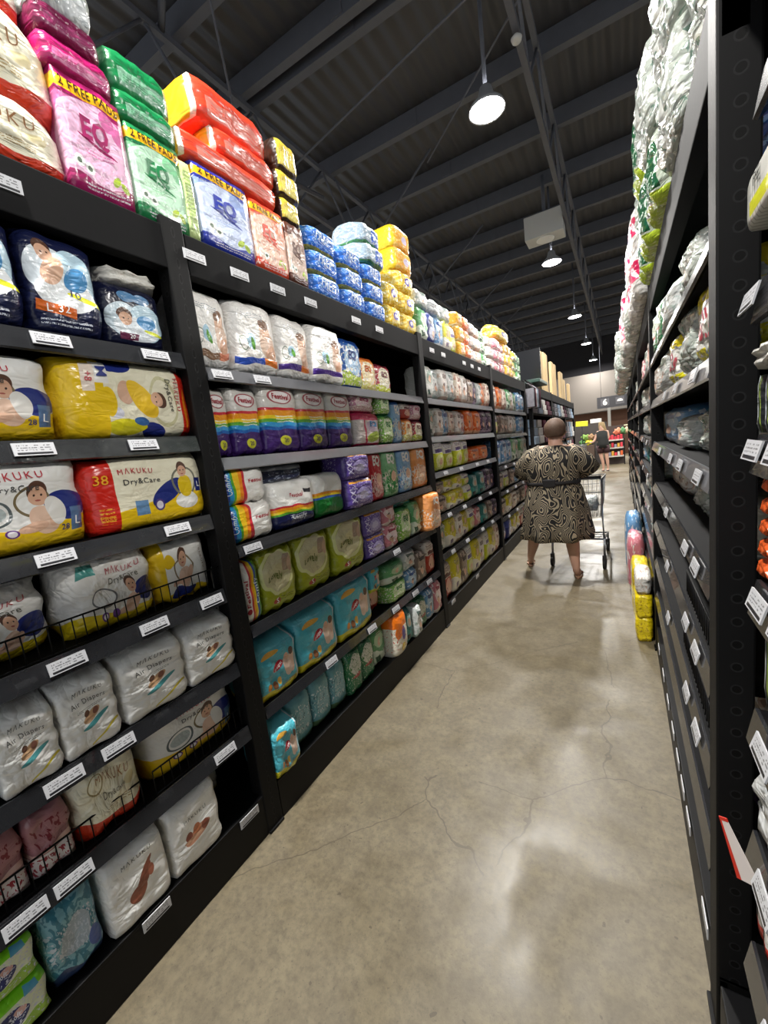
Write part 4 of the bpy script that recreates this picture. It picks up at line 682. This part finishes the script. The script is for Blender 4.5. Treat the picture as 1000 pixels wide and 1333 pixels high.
fill('R', A1, 'seventh', ['x_white', 'x_brown', 'x_pink', 'x_clear', 'x_brown'], 1.2, 2.95, .65, .78, dx=.12); fill('R', A1, 'eighth', ['x_dark', 'x_brown', 'x_white', 'x_lime'], 1.3, 2.95, .42, .56, dx=.1)
for z0, z1, nm in ((1.86, 2.1, 'second'), (1.62, 1.82, 'third'), (1.375, 1.57, 'fourth'), (1.13, 1.33, 'fifth'), (.89, 1.08, 'sixth'), (.65, .84, 'seventh'), (.42, .6, 'eighth')):
    fill('R', A2, nm, [rnd.choice(['x_clear', 'x_white', 'x_whiteg', 'x_red', 'x_blue', 'x_brown', 'x_pink', 'x_teal']) for _ in range(5)], 3.13, 5.0, z0, z1, dx=.02)
for (a, b, nm) in ((5.1, 7.0, A3), (7.1, 9.0, 'fifth right bay'), (9.1, 11.0, 'sixth right bay')):
    for z0, z1, rn in ((1.86, 2.08, 'second'), (1.62, 1.82, 'third'), (1.375, 1.58, 'fourth'), (1.13, 1.33, 'fifth'), (.65, .85, 'seventh')):
        fill('R', nm, rn, [rnd.choice(['x_clear', 'x_white', 'x_blue', 'x_teal', 'x_pink', 'x_whiteg']) for _ in range(4)], a, b, z0, z1, dx=.03)
# yellow packs stacked against the right base
kind('yelbox', 'floor_pack', 'yellow plastic-wrapped pack', 'hygiene pack', (.3, .16, .2), '#e8cf18', [('ell', .5, .5, .25, .3, 0, '#e9e6d2'), ('spk', 12, .6, 4, '#b89a10')], ex=.2, ez=.2, amp=.006, res=(10, 5, 8))
row('R', A2, 'floor-level', [('yelbox', 3.15, 3.5, .0, .17, dict(dx=-.118, d=.11)), ('yelbox', 3.15, 3.45, .17, .33, dict(dx=-.118, d=.11)), ('yelbox', 3.6, 4.0, .0, .2, dict(dx=-.125, d=.12)), ('yelbox', 3.6, 3.95, .2, .4, dict(dx=-.125, d=.12)), ('x_white', 3.17, 3.48, .33, .46, dict(dx=-.112, d=.1)), ('x_pink', 4.1, 4.5, .0, .5, dict(dx=-.15, d=.14)), ('x_blue', 4.6, 5.0, .0, .6, dict(dx=-.16, d=.15))])
# nearest right bay goods
kind('ribbed', 'cotton_pack', 'white ribbed pack with yellow sticker', 'cotton pack', (.2, .13, .2), '#dcdcd4', [('vband', .05, .07, '#a9a9a0'), ('vband', .13, .15, '#a9a9a0'), ('vband', .21, .23, '#a9a9a0'), ('vband', .29, .31, '#a9a9a0'), ('vband', .37, .39, '#a9a9a0'), ('vband', .45, .47, '#a9a9a0'), ('vband', .53, .55, '#a9a9a0'), ('rect', .5, .3, .3, .14, 0, '#dfe02a')], [('PE', .45, .72, .2, '#3a3a38')], ex=.1, ez=.1, amp=.0, film_kw=dict(wr=.15))
kind('stripes', 'brush_pack', 'upright striped brush pack', 'brush pack', (.04, .15, .1), '#1c1f24', [('vband', .2, .4, '#c9cfd2'), ('vband', .6, .75, '#8fa84a')], ex=.1, ez=.1, amp=.001, res=(4, 3, 6))
kind('stripes_r', 'brush_pack', 'upright red and white striped pack', 'brush pack', (.04, .15, .1), '#d9d5d0', [('vband', .3, .5, '#1c1f24'), ('band', 0, .2, '#d2281c')], ex=.1, ez=.1, amp=.001, res=(4, 3, 6))
kind('blister', 'blister_pack', 'clear blister pack with orange card', 'blister pack', (.1, .03, .12), '#d9cfc8', [('ell', .4, .5, .4, .5, 0, '#e0602c')], ex=.5, ez=.5, amp=.004, res=(8, 4, 4), film_kw=dict(wr=.6, rough=.1))
X0 = XR + .03
row('R', A0, 'second', [('ribbed', .8, .985, 1.79, 1.87, dict(dx=.0, d=.14))], xf=X0 - .005)
row('R', A0, 'third', [('plain', .74, .97, 1.56, 1.6, dict(dx=.0))] + [('stripes', .745 + .045*i, .785 + .045*i, 1.455, 1.555, {}) for i in range(5)], xf=X0)
row('R', A0, 'fourth', [('blister', .84 - .004*i, .975 - .006*i, 1.2 + .038*i, 1.235 + .038*i, {}) for i in range(5)], xf=X0)
row('R', A0, 'fifth', [('stripes', .73 + .045*i, .77 + .045*i, .95, 1.16, {}) for i in range(5)], xf=X0 + .012)
row('R', A0, 'sixth', [('clearbag', .72, .965, .69, .86, {})], xf=X0)
row('R', A0, 'seventh', [('stripes_r', .7 + .045*i, .74 + .045*i, .43, .6, {}) for i in range(6)], xf=X0 + .01)
CHR = mat('chrome_bolt', '#c9c9c9', .25, metal=1)
f = MB(); f.tube([(0, -.008, 0), (0, .004, 0)], .008, 10); NB = [o for o in bpy.data.objects if o.name == 'shelving_bay.004'][0]; b0 = f.build('bolt', CHR, NB); b0.location = Vector((.262, 1.0, 2.12)) - NB.location
for q in ((.262, 1.0, 2.05), (.262, 1.0, 1.45), (.262, 1.0, 1.12)):
    b1 = b0.copy(); C.objects.link(b1); b1.location = Vector(q) - NB.location
# leaflet poking out
f = MB(); f.box(-.001, .001, -.03, .012, -.05, .05, mi=0); f.box(-.0015, .0015, .012, .022, -.05, .05, mi=1); f.box(-.0015, .0015, -.03, .022, .05, .056, mi=1)
for v in f.bm.verts: v.co.y *= .35 + .65 * max(0, (.05 - v.co.z) / .1); v.co.x += .3 * v.co.y
o = f.build('leaflet', [mat('leaflet_white', '#d8cfcb', .4), mat('leaflet_red', '#c42a1c', .4)]); o.location = (XR + .005, .9, .655); o.rotation_euler = (-.5, .15, .9)
tag(o, 'red and white leaflet poking out beside the near right post', 'leaflet')
# hooks in the near right bay
for i in range(3):
    f = MB(); f.tube([(XR + .1, .98 - .05*i, 1.98), (XR + .1, .98 - .05*i, 1.6)], .004, 6); o = f.build('hanging_rod', STEEL_B); tag(o, '%s black rod hanging in the nearest right bay' % ('first', 'second', 'third')[i], 'rod')
# ------------------------------------------------------------------ labels for all stocked packs
ORD = ['first', 'second', 'third', 'fourth', 'fifth', 'sixth', 'seventh', 'eighth', 'ninth', 'tenth', 'eleventh', 'twelfth', 'thirteenth', 'fourteenth', 'fifteenth', 'sixteenth']
rows = {}
for p in PLACED: rows.setdefault((p[6], p[5]), []).append(p)
for (b_, r_), ps in rows.items():
    bykey = {}
    for p in ps: bykey.setdefault(p[7], []).append(p)
    for look, q in bykey.items():
        q.sort(key=lambda p: (round(p[3], 1), p[4]))
        cols = []
        for p in q:
            if cols and abs(cols[-1][0][3] - p[3]) < .09 and p[4] != cols[-1][0][4]: cols[-1].append(p)
            else: cols.append([p])
        for ci, col in enumerate(cols):
            for si, p in enumerate(col):
                pos = ''
                if len(cols) > 1: pos = ('nearest' if ci == 0 else ORD[ci] + ' nearest')
                if len(col) > 1: pos = (('bottom', 'upper') if len(col) == 2 else ('bottom', 'middle', 'top') if len(col) == 3 else ORD)[si] + ' of stack' + (', ' + pos if pos else '')
                rn = 'on top' if r_ == 'top' else ('at floor level' if r_ == 'floor-level' else 'on bottom deck' if r_ == 'bottom' else 'on ' + r_ + ' tier')
                o = p[0]; lab = look + (', ' + pos if pos else '') + ', ' + rn + ', ' + b_
                if len(lab.split()) > 16: lab = lab.replace(' with ', ' ', 1)
                if len(lab.split()) > 16: lab = lab.replace('nappy ', '', 1)
                if len(lab.split()) > 16: print('LONG', lab)
                o['label'] = lab; o['category'] = KIND[p[1]]['cat']; o['group'] = look + ' ' + rn + ' of ' + b_
# ------------------------------------------------------------------ beyond the left bays
bp = mat('raw_board', '#b59b70', .7, noise=.2, nscale=6)
e = empty('clothes_rack', (XL, 11.2, 0)); tag(e, 'dark clothes shelving beyond the nappy bays on the left', 'clothes rack')
f = MB(); f.box(-.6, -.57, -3.6, 3.8, 0, 2.36); f.build('back_panel', BLACK, e)
f = MB(); f.box(-.57, 0, -3.6, 3.8, 2.2, 2.36); f.build('top_beam', BLACK, e)
for y in (-3.6, -1.2, 1.3, 3.8):
    f = MB(); f.box(-.06, 0, y - .04, y + .04, 0, 2.38); f.build('upright', POST, e)
for z in (.2, .75, 1.3, 1.85):
    f = MB(); f.box(-.57, -.01, -3.6, 3.8, z, z + .03); f.build('shelf', BLACK, e)
cl = [mat('cloth_wine', '#5a2038', .8, noise=.3), mat('cloth_grey', '#77757c', .8, noise=.4), mat('cloth_white', '#c7c4c0', .8, noise=.3), mat('cloth_black', '#1b1b20', .8), mat('cloth_blue', '#8fa3b8', .8, noise=.3)]
cn = ['wine red', 'grey', 'white', 'black', 'pale blue']
gk = 0
for li, z in enumerate((.23, .78, 1.33, 1.88)):
    for i in range(12):
        y = 7.75 + i * .6 + .05; k = (i * 3 + li * 2) % 5; hgt = .3 if li == 3 else .45
        f = MB()
        for q in range(3):
            f.box(XL - .42 + .02*q, XL + .01 - .015*q, y - .2, y + .26 - .03*q, z + hgt/3*q + .002, z + hgt/3*(q+1) - .006, .012)
        o = f.build('folded_garment', cl[k]); tag(o, '%s folded garment pile, %s along the %s clothes shelf' % (cn[k], ORD[i], ('bottom', 'second', 'third', 'top')[li]), 'clothing', 'folded garments on the far clothes rack'); gk += 1
# boards leaning on top of the rack
bs = [(8.9, 2.36, 3.12, .35), (9.6, 2.36, 3.2, .5), (10.4, 2.36, 3.1, .35), (11.2, 2.36, 3.15, .3), (12.0, 2.36, 3.05, .5), (13.0, 2.36, 2.95, .4), (13.9, 2.36, 2.9, .4)]
for i, (y, a, b, w_) in enumerate(bs):
    f = MB(); f.box(-.06, 0, 0, w_, 0, b - a, .01); f.box(.0, .006, w_*.35, w_*.4, 0, b - a); o = f.build('upright_board', bp); o.location = (XL - .02 - .04 * (i % 2), y, a)
    tag(o, '%s pale wooden board standing on top of the clothes rack' % ORD[i], 'board', 'pale boards on top of the clothes rack')
f = MB(); f.box(-.5, -.02, 0, .06, 0, .55, .01); o = f.build('display_screen', mat('dark_screen', '#0a0a10', .2)); o.location = (XL + .1, 8.2, 2.5); tag(o, 'black flat panel standing above the clothes rack', 'screen')
f = MB(); f.box(-.65, .0, 0, .9, 0, .06, .01); o = f.build('green_ledge', mat('green_dark', '#2c4a40', .4)); o.location = (XL + .1, 7.9, 2.42); tag(o, 'dark green ledge beneath the black panel', 'ledge')
for i in range(8):
    f = MB(); f.tube([(0, 0, .0), (0, 0, -.03), (.05, 0, -.05), (.12, 0, -.12)], .004, 5); f.box(-.1, .12, -.008, .008, -.42, -.12, .006)
    o = f.build('hanging_garment', cl[(i * 2 + 1) % 5]); o.location = (XL - .02, 7.25 + i * .09, 2.38); tag(o, '%s hanging %s garment from the near end of the clothes rail' % (ORD[i], cn[(i*2+1) % 5]), 'clothing', 'garments hanging at the end of the clothes rail')
f = MB(); f.tube([(XL - .02, 7.15, 2.39), (XL - .02, 8.0, 2.39)], .012); o = f.build('clothes_rail', STEEL_B); tag(o, 'black rail carrying the hanging garments', 'rail')
# cardboard on top at the back left
f = MB(); f.box(-.3, 0, 0, .5, 0, .5, .01); o = f.build('cardboard_box', mat('cardboard', '#8d7450', .8)); o.location = (XL - .26, .6, 2.345); tag(o, 'brown cardboard box behind the green pad packs', 'box')
# ------------------------------------------------------------------ far end of the store
f = MB(); f.box(-4, 4, 23.9, 24.0, 2.3, 4.2); struct(f.build('wall_header', mat('bulkhead_grey', '#5c5650', .7)))
f = MB(); f.box(-4, 4, 24.6, 24.7, 4.2, 5.98); struct(f.build('wall_dark_header', mat('bulkhead_dark', '#17151a', .8)))
f = MB(); f.box(-4, 4, 25.2, 25.3, 0, 2.3); o = f.build('brown_partition', mat('brown_wall', '#5a3a28', .7, noise=.2, nscale=1)); tag(o, 'brown partition behind the far displays', 'partition')
sb = mat('sign_board', '#2c2b2f', .5); sg = mat('sign_square', '#4d4c50', .5); sw = mat('sign_white', '#e6e4dc', .5)
e = empty('hanging_sign', (-.25, 19, 2.45)); tag(e, 'dark grey hanging aisle sign with two square panels', 'sign')
f = MB(); f.box(-.55, .55, 0, .04, -.22, .22, .005); f.build('board', sb, e)
f = MB(); f.box(-.42, -.12, -.006, 0, -.13, .14); f.build('number_square', sg, e)
f = MB(); f.box(.1, .4, -.006, 0, -.13, .14); f.build('picture_square', sg, e)
f = MB(); f.lathe([(.001, 0), (.1, 0), (.09, .05), (.05, .08), (.001, .09)], 16); o = f.build('white_dome_symbol', sw, e); o.location = (.25, -.008, -.02); o.scale = (1, .05, 1)
P_, F_ = text_mesh('6', .03); me = bpy.data.meshes.new('aisle_number'); me.from_pydata([(p[0]*.32, 0, p[1]*.32) for p in P_], [], F_); me.materials.append(sw)
o = bpy.data.objects.new('aisle_number', me); C.objects.link(o); o.parent = e; o.location = (-.27, -.012, 0)
for sx in (-.4, .4):
    f = MB(); f.tube([(sx, .02, .22), (sx, .02, 3.5)], .006, 5); f.build('hanger_wire', GREYSTEEL, e)
f = MB(); f.box(-.06, .06, -.06, .06, 0, 2.4); o = f.build('column', mat('column_grey', '#8c8a84', .6)); o.location = (-.45, 22, 0); tag(o, 'slim grey column at the far end of the aisle', 'column')
f = MB(); f.box(-.22, .22, 0, .02, -.1, .1, .01); o = f.build('yellow_sign', mat('yellow_sign', '#e3e02a', .4)); o.location = (-1.35, 18.5, 1.72); o.rotation_euler = (0, .05, 0); tag(o, 'small yellow sign left of the distant shopper', 'sign')
f = MB(); f.tube([(-1.35, 18.52, 0), (-1.35, 18.52, 1.65)], .015); o = f.build('sign_stand', STEEL_B); tag(o, 'thin black stand under the small yellow sign', 'stand')
f = MB(); f.box(-.2, .2, 0, .3, 0, .16, .01); o = f.build('white_box', sw); o.location = (-.88, 19.2, 1.7); tag(o, 'white box above the distant produce display', 'box')
f = MB(); f.box(-.9, .5, 0, .5, 0, 1.7); o = f.build('dark_cabinet', mat('cabinet_dark', '#3a3432', .6)); o.location = (-1.0, 19.2, 0); tag(o, 'dark cabinet behind the distant shopper', 'cabinet')
e = empty('display_rack', (-.2, 18.3, 0)); tag(e, 'low three-tier display rack right of the distant shopper', 'display rack')
for z in (.3, .62, .92):
    f = MB(); f.box(-.35, .3, 0, .5, z, z + .05, .01); f.build('shelf', mat('rack_white', '#b9b4ac', .5), e)
f = MB(); f.box(-.35, .3, .5, .54, 0, 1.5); f.build('back_panel', mat('rack_dark', '#40332e', .6), e)
for sx in (-.34, .29):
    f = MB(); f.box(sx - .02, sx + .02, .0, .05, 0, 1.0); f.build('leg', STEEL_B, e)
cols = ['#c4283a', '#d83a4a', '#b9b2c0', '#8f8a9a', '#c9c2b8', '#6a8a4a', '#d9a03a', '#d4602c']
for i in range(18):
    z = (.35, .67, .97)[i // 6]; x = -.5 + (i % 6) * .1; cc = cols[(i * 3) % 8] if i < 12 else ('#c4283a' if i % 2 else '#d83a4a')
    f = MB(); f.box(-.04, .04, 0, .14, 0, .12 + .03 * (i % 3), .015); o = f.build('produce_punnet', mat('pun' + cc, cc, .5)); o.location = (x, 18.35, z); tag(o, 'small coloured punnet, %s along the %s tier of the low display' % (ORD[i % 6], ('lower', 'middle', 'upper')[i // 6]), 'punnet', 'punnets on the low display')
for i in range(7):
    cc = ['#3f6a34', '#6a8a3a', '#d9ce3a', '#8a6a4a', '#c97a5a', '#4a7a4a', '#b9a080'][i]
    bm = MB(); 
    bmesh.ops.create_icosphere(bm.bm, subdivisions=3, radius=.16)
    for v in bm.bm.verts: v.co *= 1 + .25 * math.sin(v.co.x * 40 + i) * math.sin(v.co.z * 33) ; v.co.z *= .8
    for fc in bm.bm.faces: fc.smooth = True
    o = bm.build('plant_bunch', mat('plant%d' % i, cc, .7, noise=.4, nscale=30)); o.location = (-1.35 + .09*i, 18.9, 1.15 if i % 2 else .95) if i < 4 else (-.1 + .16*(i-4), 18.55, 1.27); tag(o, '%s leafy bunch on the distant produce stands' % ORD[i], 'produce', 'leafy bunches on the far stands')
f = MB(); f.box(-.55, .15, -.1, .28, 0, .83, .01); o = f.build('produce_stand', mat('stand_brown', '#4a382c', .6)); o.location = (-1.1, 18.8, 0); tag(o, 'brown produce stand left of the distant shopper', 'stand')
f = MB(); f.box(-.6, .5, 0, .06, 0, .05); f.tube([(-.55, .05, 0), (-.55, .05, -1.45)], .02); f.tube([(.45, .05, 0), (.45, .05, -1.45)], .02); o = f.build('green_signboard', mat('pale_canopy', '#cfc9a8', .5)); o.location = (-.1, 18.95, 1.45); tag(o, 'pale canopy frame over the distant produce', 'canopy')

# ------------------------------------------------------------------ people
SKIN = mat('skin', '#bd9480', .5, noise=.08, nscale=30)
def skin_body(name, verts, edges, m, parent=None, root=0, sub=2):
    me = bpy.data.meshes.new(name); me.from_pydata([v[0] for v in verts], edges, []); me.materials.append(m)
    o = bpy.data.objects.new(name, me); C.objects.link(o); o.parent = parent
    sk = o.modifiers.new('skin', 'SKIN'); sk.use_smooth_shade = True
    if not me.skin_vertices: me.attributes  # layer is created by the modifier
    for i, v in enumerate(verts):
        r = v[1]; me.skin_vertices[0].data[i].radius = (r, r) if not isinstance(r, tuple) else r
        me.skin_vertices[0].data[i].use_root = (i == root)
    ss = o.modifiers.new('sub', 'SUBSURF'); ss.levels = sub; ss.render_levels = sub
    return o
def dress_mat():
    t = NT('zebra_print_cloth'); b = t.b; p = t.coord('Object')
    n = t.noise(t.mapping(p, (0,0,0), .5, (.8, .8, 1.3)), 8, 0, .4, .45)
    s = t.math('SINE', t.math('MULTIPLY', n, 85))
    k = t.math('GREATER_THAN', s, .4)
    n2 = t.noise(p, 4, 1, .5)
    t.put(b.inputs['Base Color'], t.mix(k, c('#100f11'), c('#9c8f78')))
    b.inputs['Roughness'].default_value = .8; t.bump(t.noise(t.mapping(p, (0,0,0), 0, (.1, .1, .6)), 1.5, 2), .5, .03)
    return t.m
DRESS = dress_mat()
def ring(cx, cy, z, rx, ry, n=32, fold=0, ph=0, tw=0):
    return [(cx + (rx + fold*math.sin(7*a + ph))*math.cos(a), cy + (ry + fold*math.sin(7*a + ph))*math.sin(a), z) for a in [2*PI*k/n for k in range(n)]]
px, pyy = -.62, 4.5
W = empty('woman_shopper', (px, pyy, 0)); W.name = 'person'
tag(W, 'person in black and cream patterned dress pushing a trolley, seen from behind', 'person')
V = []; E = []
def add(p, r, par=None):
    V.append((p, r)); 
    if par is not None: E.append((par, len(V) - 1))
    return len(V) - 1
pel = add((0, 0, .84), (.2, .15)); sp = add((0, 0, 1.02), (.18, .13), pel); ch = add((.02, 0, 1.2), (.19, .12), sp); nk = add((.04, -.0, 1.36), (.085, .08), ch)
n2 = add((.045, .01, 1.43), .062, nk); h1 = add((.045, .02, 1.49), (.078, .088), n2); h2 = add((.045, .015, 1.55), (.08, .092), h1); h3 = add((.045, .01, 1.6), (.05, .06), h2)
nose = add((-.02, .1, 1.5), .013, h1); ea = add((-.062, .01, 1.5), .02, h1); eb = add((.152, .01, 1.5), .02, h1)
def arm(s, el, wr, hd):
    sh = add((s*.17 + .02, 0, 1.31), .08, ch); e1 = add(el, .055, sh); w1 = add(wr, .033, e1); pm = add(hd, (.04, .02), w1)
    d = (Vector(hd) - Vector(wr)).normalized()
    for k in range(4):
        b0 = Vector(hd) + Vector(((k - 1.5)*.019, 0, 0)) + d*.02; L = (.032, .037, .034, .026)[k]
        i0 = add(tuple(b0), .0095, pm); i1 = add(tuple(b0 + d*L), .009, i0); add(tuple(b0 + d*L*1.1 + Vector((0, .0, -.03))), .0085, i1)
    t0 = add(tuple(Vector(hd) + Vector((-s*.03, 0, -.01))), .0105, pm); add(tuple(Vector(hd) + Vector((-s*.045, .03, -.02))), .0095, t0)
arm(1, (.3, .04, 1.1), (.26, .24, 1.06), (.25, .28, 1.05)); arm(-1, (-.25, .04, 1.1), (-.16, .24, 1.06), (-.14, .29, 1.05))
def leg(s, kn, an, heel, toe):
    hp = add((s*.11, 0, .76), .13, pel); k1 = add(kn, .075, hp); m1 = add(tuple(Vector(kn).lerp(Vector(an), .4)), .068, k1); a1 = add(an, .038, m1); hh = add(heel, .034, a1); add(toe, (.035, .018), hh)
leg(1, (.15, -.02, .46), (.185, -.06, .09), (.19, -.03, .045), (.2, .12, .03)); leg(-1, (-.22, .14, .46), (-.33, .3, .1), (-.33, .33, .045), (-.36, .47, .03))
skin_body('body', V, E, SKIN, W)
# hair: short cropped cap
f = MB(); bmesh.ops.create_uvsphere(f.bm, u_segments=24, v_segments=16, radius=.1)
for v in list(f.bm.verts):
    v.co.x *= .92; v.co.y *= 1.06; v.co.z *= 1.0
bmesh.ops.delete(f.bm, geom=[v for v in f.bm.verts if v.co.z < -.075 or (v.co.y > .05 and v.co.z < .03)], context='VERTS')
for fc in f.bm.faces: fc.smooth = True
o = f.build('hair', mat('brown_hair', '#574336', .7, noise=.4, nscale=60, bump=.4), W); o.location = (.045, .002, 1.535); sd = o.modifiers.new('s', 'SOLIDIFY'); sd.thickness = .012; sd.offset = 1
f = MB(); n = 36
f.loft([ring(.03, 0, 1.375, .11, .1, n), ring(.025, 0, 1.345, .19, .125, n), ring(.02, 0, 1.29, .245, .15, n), ring(.01, 0, 1.2, .27, .17, n), ring(0, 0, 1.1, .262, .18, n), ring(0, 0, 1.02, .25, .175, n, .004), ring(0, 0, .99, .245, .17, n, .004), ring(0, 0, .93, .27, .19, n, .008), ring(0, 0, .82, .295, .22, n, .012, 1), ring(.005, 0, .7, .31, .24, n, .018, 1.5), ring(.01, 0, .58, .32, .26, n, .024, 2), ring(.01, .01, .49, .335, .28, n, .034, 2.3), ring(.0, .01, .42, .33, .28, n, .038, 2.5), ring(-.0, .01, .42, .32, .27, n, .038, 2.5)], cap=False)
dr = f.build('dress', DRESS, W)
f = MB(); f.loft([ring(0, 0, .985, .252, .178, n, .004), ring(0, 0, .985, .26, .186, n, .004), ring(0, 0, 1.02, .26, .186, n, .004), ring(0, 0, 1.02, .252, .178, n, .004)], cap=False); f.box(-.07, .05, -.2, -.17, .97, 1.05, .012); f.build('sash', mat('sash_black', '#1a181a', .8), dr)
for s, el in ((1, (.335, .06, 1.09)), (-1, (-.29, .06, 1.09))):
    f = MB(); f.tube([(s*.1 + .02, 0, 1.3), (s*.2 + .01, .0, 1.26), ((s*.2 + el[0])/2 + s*.02, .02, 1.18), el], .1, 18, r2=.11); f.build('sleeve', DRESS, dr)
for (x, y, rz) in ((.195, .03, .05), (-.345, .385, .15)):
    f = MB(); f.loft([[(q[0]*1, q[1], zz) for q in [( .045*math.cos(a)*(1 if math.sin(a) > 0 else .8), .12*math.sin(a)) for a in [2*PI*k/20 for k in range(20)]]] for zz in (0, .022)]); f.tube([(-.045, .04, .02), (0, .05, .06), (.045, .04, .02)], .008, 6)
    o = f.build('sandal', mat('sandal_tan', '#8a6a55', .6), W); o.location = (x, y, .001); o.rotation_euler = (0, 0, rz)
# ------------------------------------------------------------------ shopping trolley
CH = mat('trolley_wire', '#8f9092', .3, metal=.8)
T0 = empty('shopping_trolley', (-.45, 4.86, 0), -.1); tag(T0, 'grey wire shopping trolley pushed by the person in the patterned dress', 'trolley')
f = MB()
def basket():
    g = MB(); y0, y1, zb, zt = 0, .85, .55, .97
    def P(u, v, t):   # taper to the front
        k = 1 - .28*v; return ((u - .5) * .52 * k * (1 - .12*(1 - t)), y0 + (y1 - y0)*v + .06*(1 - t)*(1 - 2*v), zb + (zt - .04*v - zb)*t + .05*v*(1-t))
    for i in range(17):
        v = i / 16; g.tube([P(0, v, 1), P(0, v, 0), P(1, v, 0), P(1, v, 1)], .0025, 4)
    for i in range(13):
        u = i / 12; g.tube([P(u, 0, 1), P(u, 0, 0), P(u, 1, 0), P(u, 1, 1)], .0025, 4)
    for t in (.33, .66): g.tube([P(0, 0, t), P(0, 1, t), P(1, 1, t), P(1, 0, t), P(0, 0, t)], .003, 4)
    g.tube([P(0, 0, 1), P(0, 1, 1), P(1, 1, 1), P(1, 0, 1), P(0, 0, 1)], .007, 6)
    return g
basket().build('basket', CH, T0)
f = MB(); f.tube([(-.27, -.1, 1.0), (.27, -.1, 1.0)], .016, 10); f.build('handle', mat('handle_black', '#1c1418', .4), T0)
f = MB()
for s in (-1, 1):
    f.tube([(s*.25, -.1, 1.0), (s*.26, 0, .95), (s*.25, .02, .6), (s*.265, 0, .32), (s*.2, .75, .22)], .011, 8); f.tube([(s*.265, 0, .32), (s*.265, -.02, .14)], .012, 8); f.tube([(s*.2, .75, .22), (s*.2, .75, .14)], .012, 8)
f.tube([(-.265, 0, .32), (.265, 0, .32)], .01, 8); f.tube([(-.2, .75, .22), (.2, .75, .22)], .01, 8)
for k in range(6): f.tube([(-.2 + .08*k, 0, .31), (-.16 + .064*k, .75, .22)], .004, 5)
f.tube([(-.25, .25, .285), (.25, .25, .285)], .005, 5); f.tube([(-.235, .5, .25), (.235, .5, .25)], .005, 5)
f.build('frame', CH, T0)
for (x, y) in ((-.265, -.04), (.265, -.04), (-.2, .72), (.2, .72)):
    f = MB(); f.box(-.02, .02, -.015, .03, .06, .15, .006); o = f.build('caster_fork', mat('fork_dark', '#3a3a3c', .4, metal=.5), T0); o.location = (x, y, 0)
    f = MB(); f.tube([(-.014, 0, .055), (.014, 0, .055)], .055, 20); q = f.build('wheel', mat('rubber', '#151515', .6), o)
kind('tgoods', 'grocery_pack', 'pale grocery pack lying in the wire trolley', 'groceries', (.3, .2, .3), '#c4c6c4', [('spk', 8, .55, 2, '#8f9a98')], ex=.3, ez=.3, amp=.01, res=(8, 5, 6))
o = put('tgoods', 'F', 5.05, 5.35, .58, .74, xf=-.4, d=.3); o['label'] = 'pale grocery pack lying in the wire trolley'; o['category'] = 'groceries'
# ------------------------------------------------------------------ distant shopper
P2 = empty('person', (-.55, 16.1, 0)); tag(P2, 'distant person with long light hair in dark top and shorts beside a trolley', 'person')
V = []; E = []
pel = add((0, 0, .88), (.15, .12)); sp = add((0, 0, 1.05), (.13, .1), pel); ch = add((-.02, 0, 1.24), (.16, .11), sp); nk = add((-.02, 0, 1.38), .055, ch); h1 = add((-.03, 0, 1.47), (.07, .08), nk); h2 = add((-.03, 0, 1.56), (.07, .08), h1); add((-.03, 0, 1.61), .045, h2)
for s in (-1, 1):
    a = add((s*.15, 0, 1.33), .06, ch); b_ = add((s*.2 - .03, -.02, 1.1), .045, a); c_ = add((s*.12 - .18, -.05, 1.02), .032, b_); d_ = add((s*.12 - .24, -.05, 1.02), (.03, .018), c_)
    for k in range(4): add((s*.12 - .3, -.05 + (k-1.5)*.018, 1.015), .008, d_)
    add((s*.12 - .26, -.01, 1.05), .009, d_)
    hp = add((s*.09, 0, .8), .1, pel); k1 = add((s*.08 + .02, -.02, .48), .06, hp); m1 = add((s*.07 + .05, 0, .32), .055, k1); an = add((s*.07 + .06, .02, .09), .034, m1); he = add((s*.07 + .06, .02, .045), .032, an); add((s*.07 + .03, -.13, .03), .026, he)
skin_body('body', V, E, SKIN, P2)
f = MB(); f.loft([ring(-.02, 0, 1.38, .1, .08, 24), ring(-.02, 0, 1.33, .19, .12, 24), ring(-.01, 0, 1.15, .19, .14, 24), ring(0, 0, .95, .18, .15, 24), ring(0, 0, .8, .2, .16, 24)]); f.build('dark_top', mat('top_dark', '#1d1e1c', .8), P2)
f = MB()
for s in (-1, 1): f.loft([ring(s*.09, 0, .88, .12, .13, 20), ring(s*.09 + .01, 0, .62, .1, .11, 20)])
f.build('shorts', mat('shorts_wine', '#3a2024', .8), P2)
f = MB(); f.loft([ring(-.02, .02, 1.68, .02, .02, 20), ring(-.02, .02, 1.65, .09, .09, 20), ring(-.01, .03, 1.52, .11, .1, 20), ring(.02, .05, 1.35, .12, .09, 20), ring(.05, .07, 1.12, .1, .06, 20), ring(.05, .07, 1.1, .02, .02, 20)]); f.build('hair', mat('blonde_hair', '#8a7450', .7, noise=.3, nscale=40), P2)
for s in (-1, 1):
    f = MB(); f.loft([[(s*.07 + .045 + .045*math.cos(a), -.05 + .12*math.sin(a), zz) for a in [2*PI*k/16 for k in range(16)]] for zz in (0, .025)]); f.build('shoe', mat('shoe_dark', '#2a2020', .6), P2)
T2 = copy_tree(T0); T2.location = (-1.15, 16.2, 0); T2.rotation_euler = (0, 0, 1.3); T2['label'] = 'distant wire shopping trolley beside the dark-clothed person'
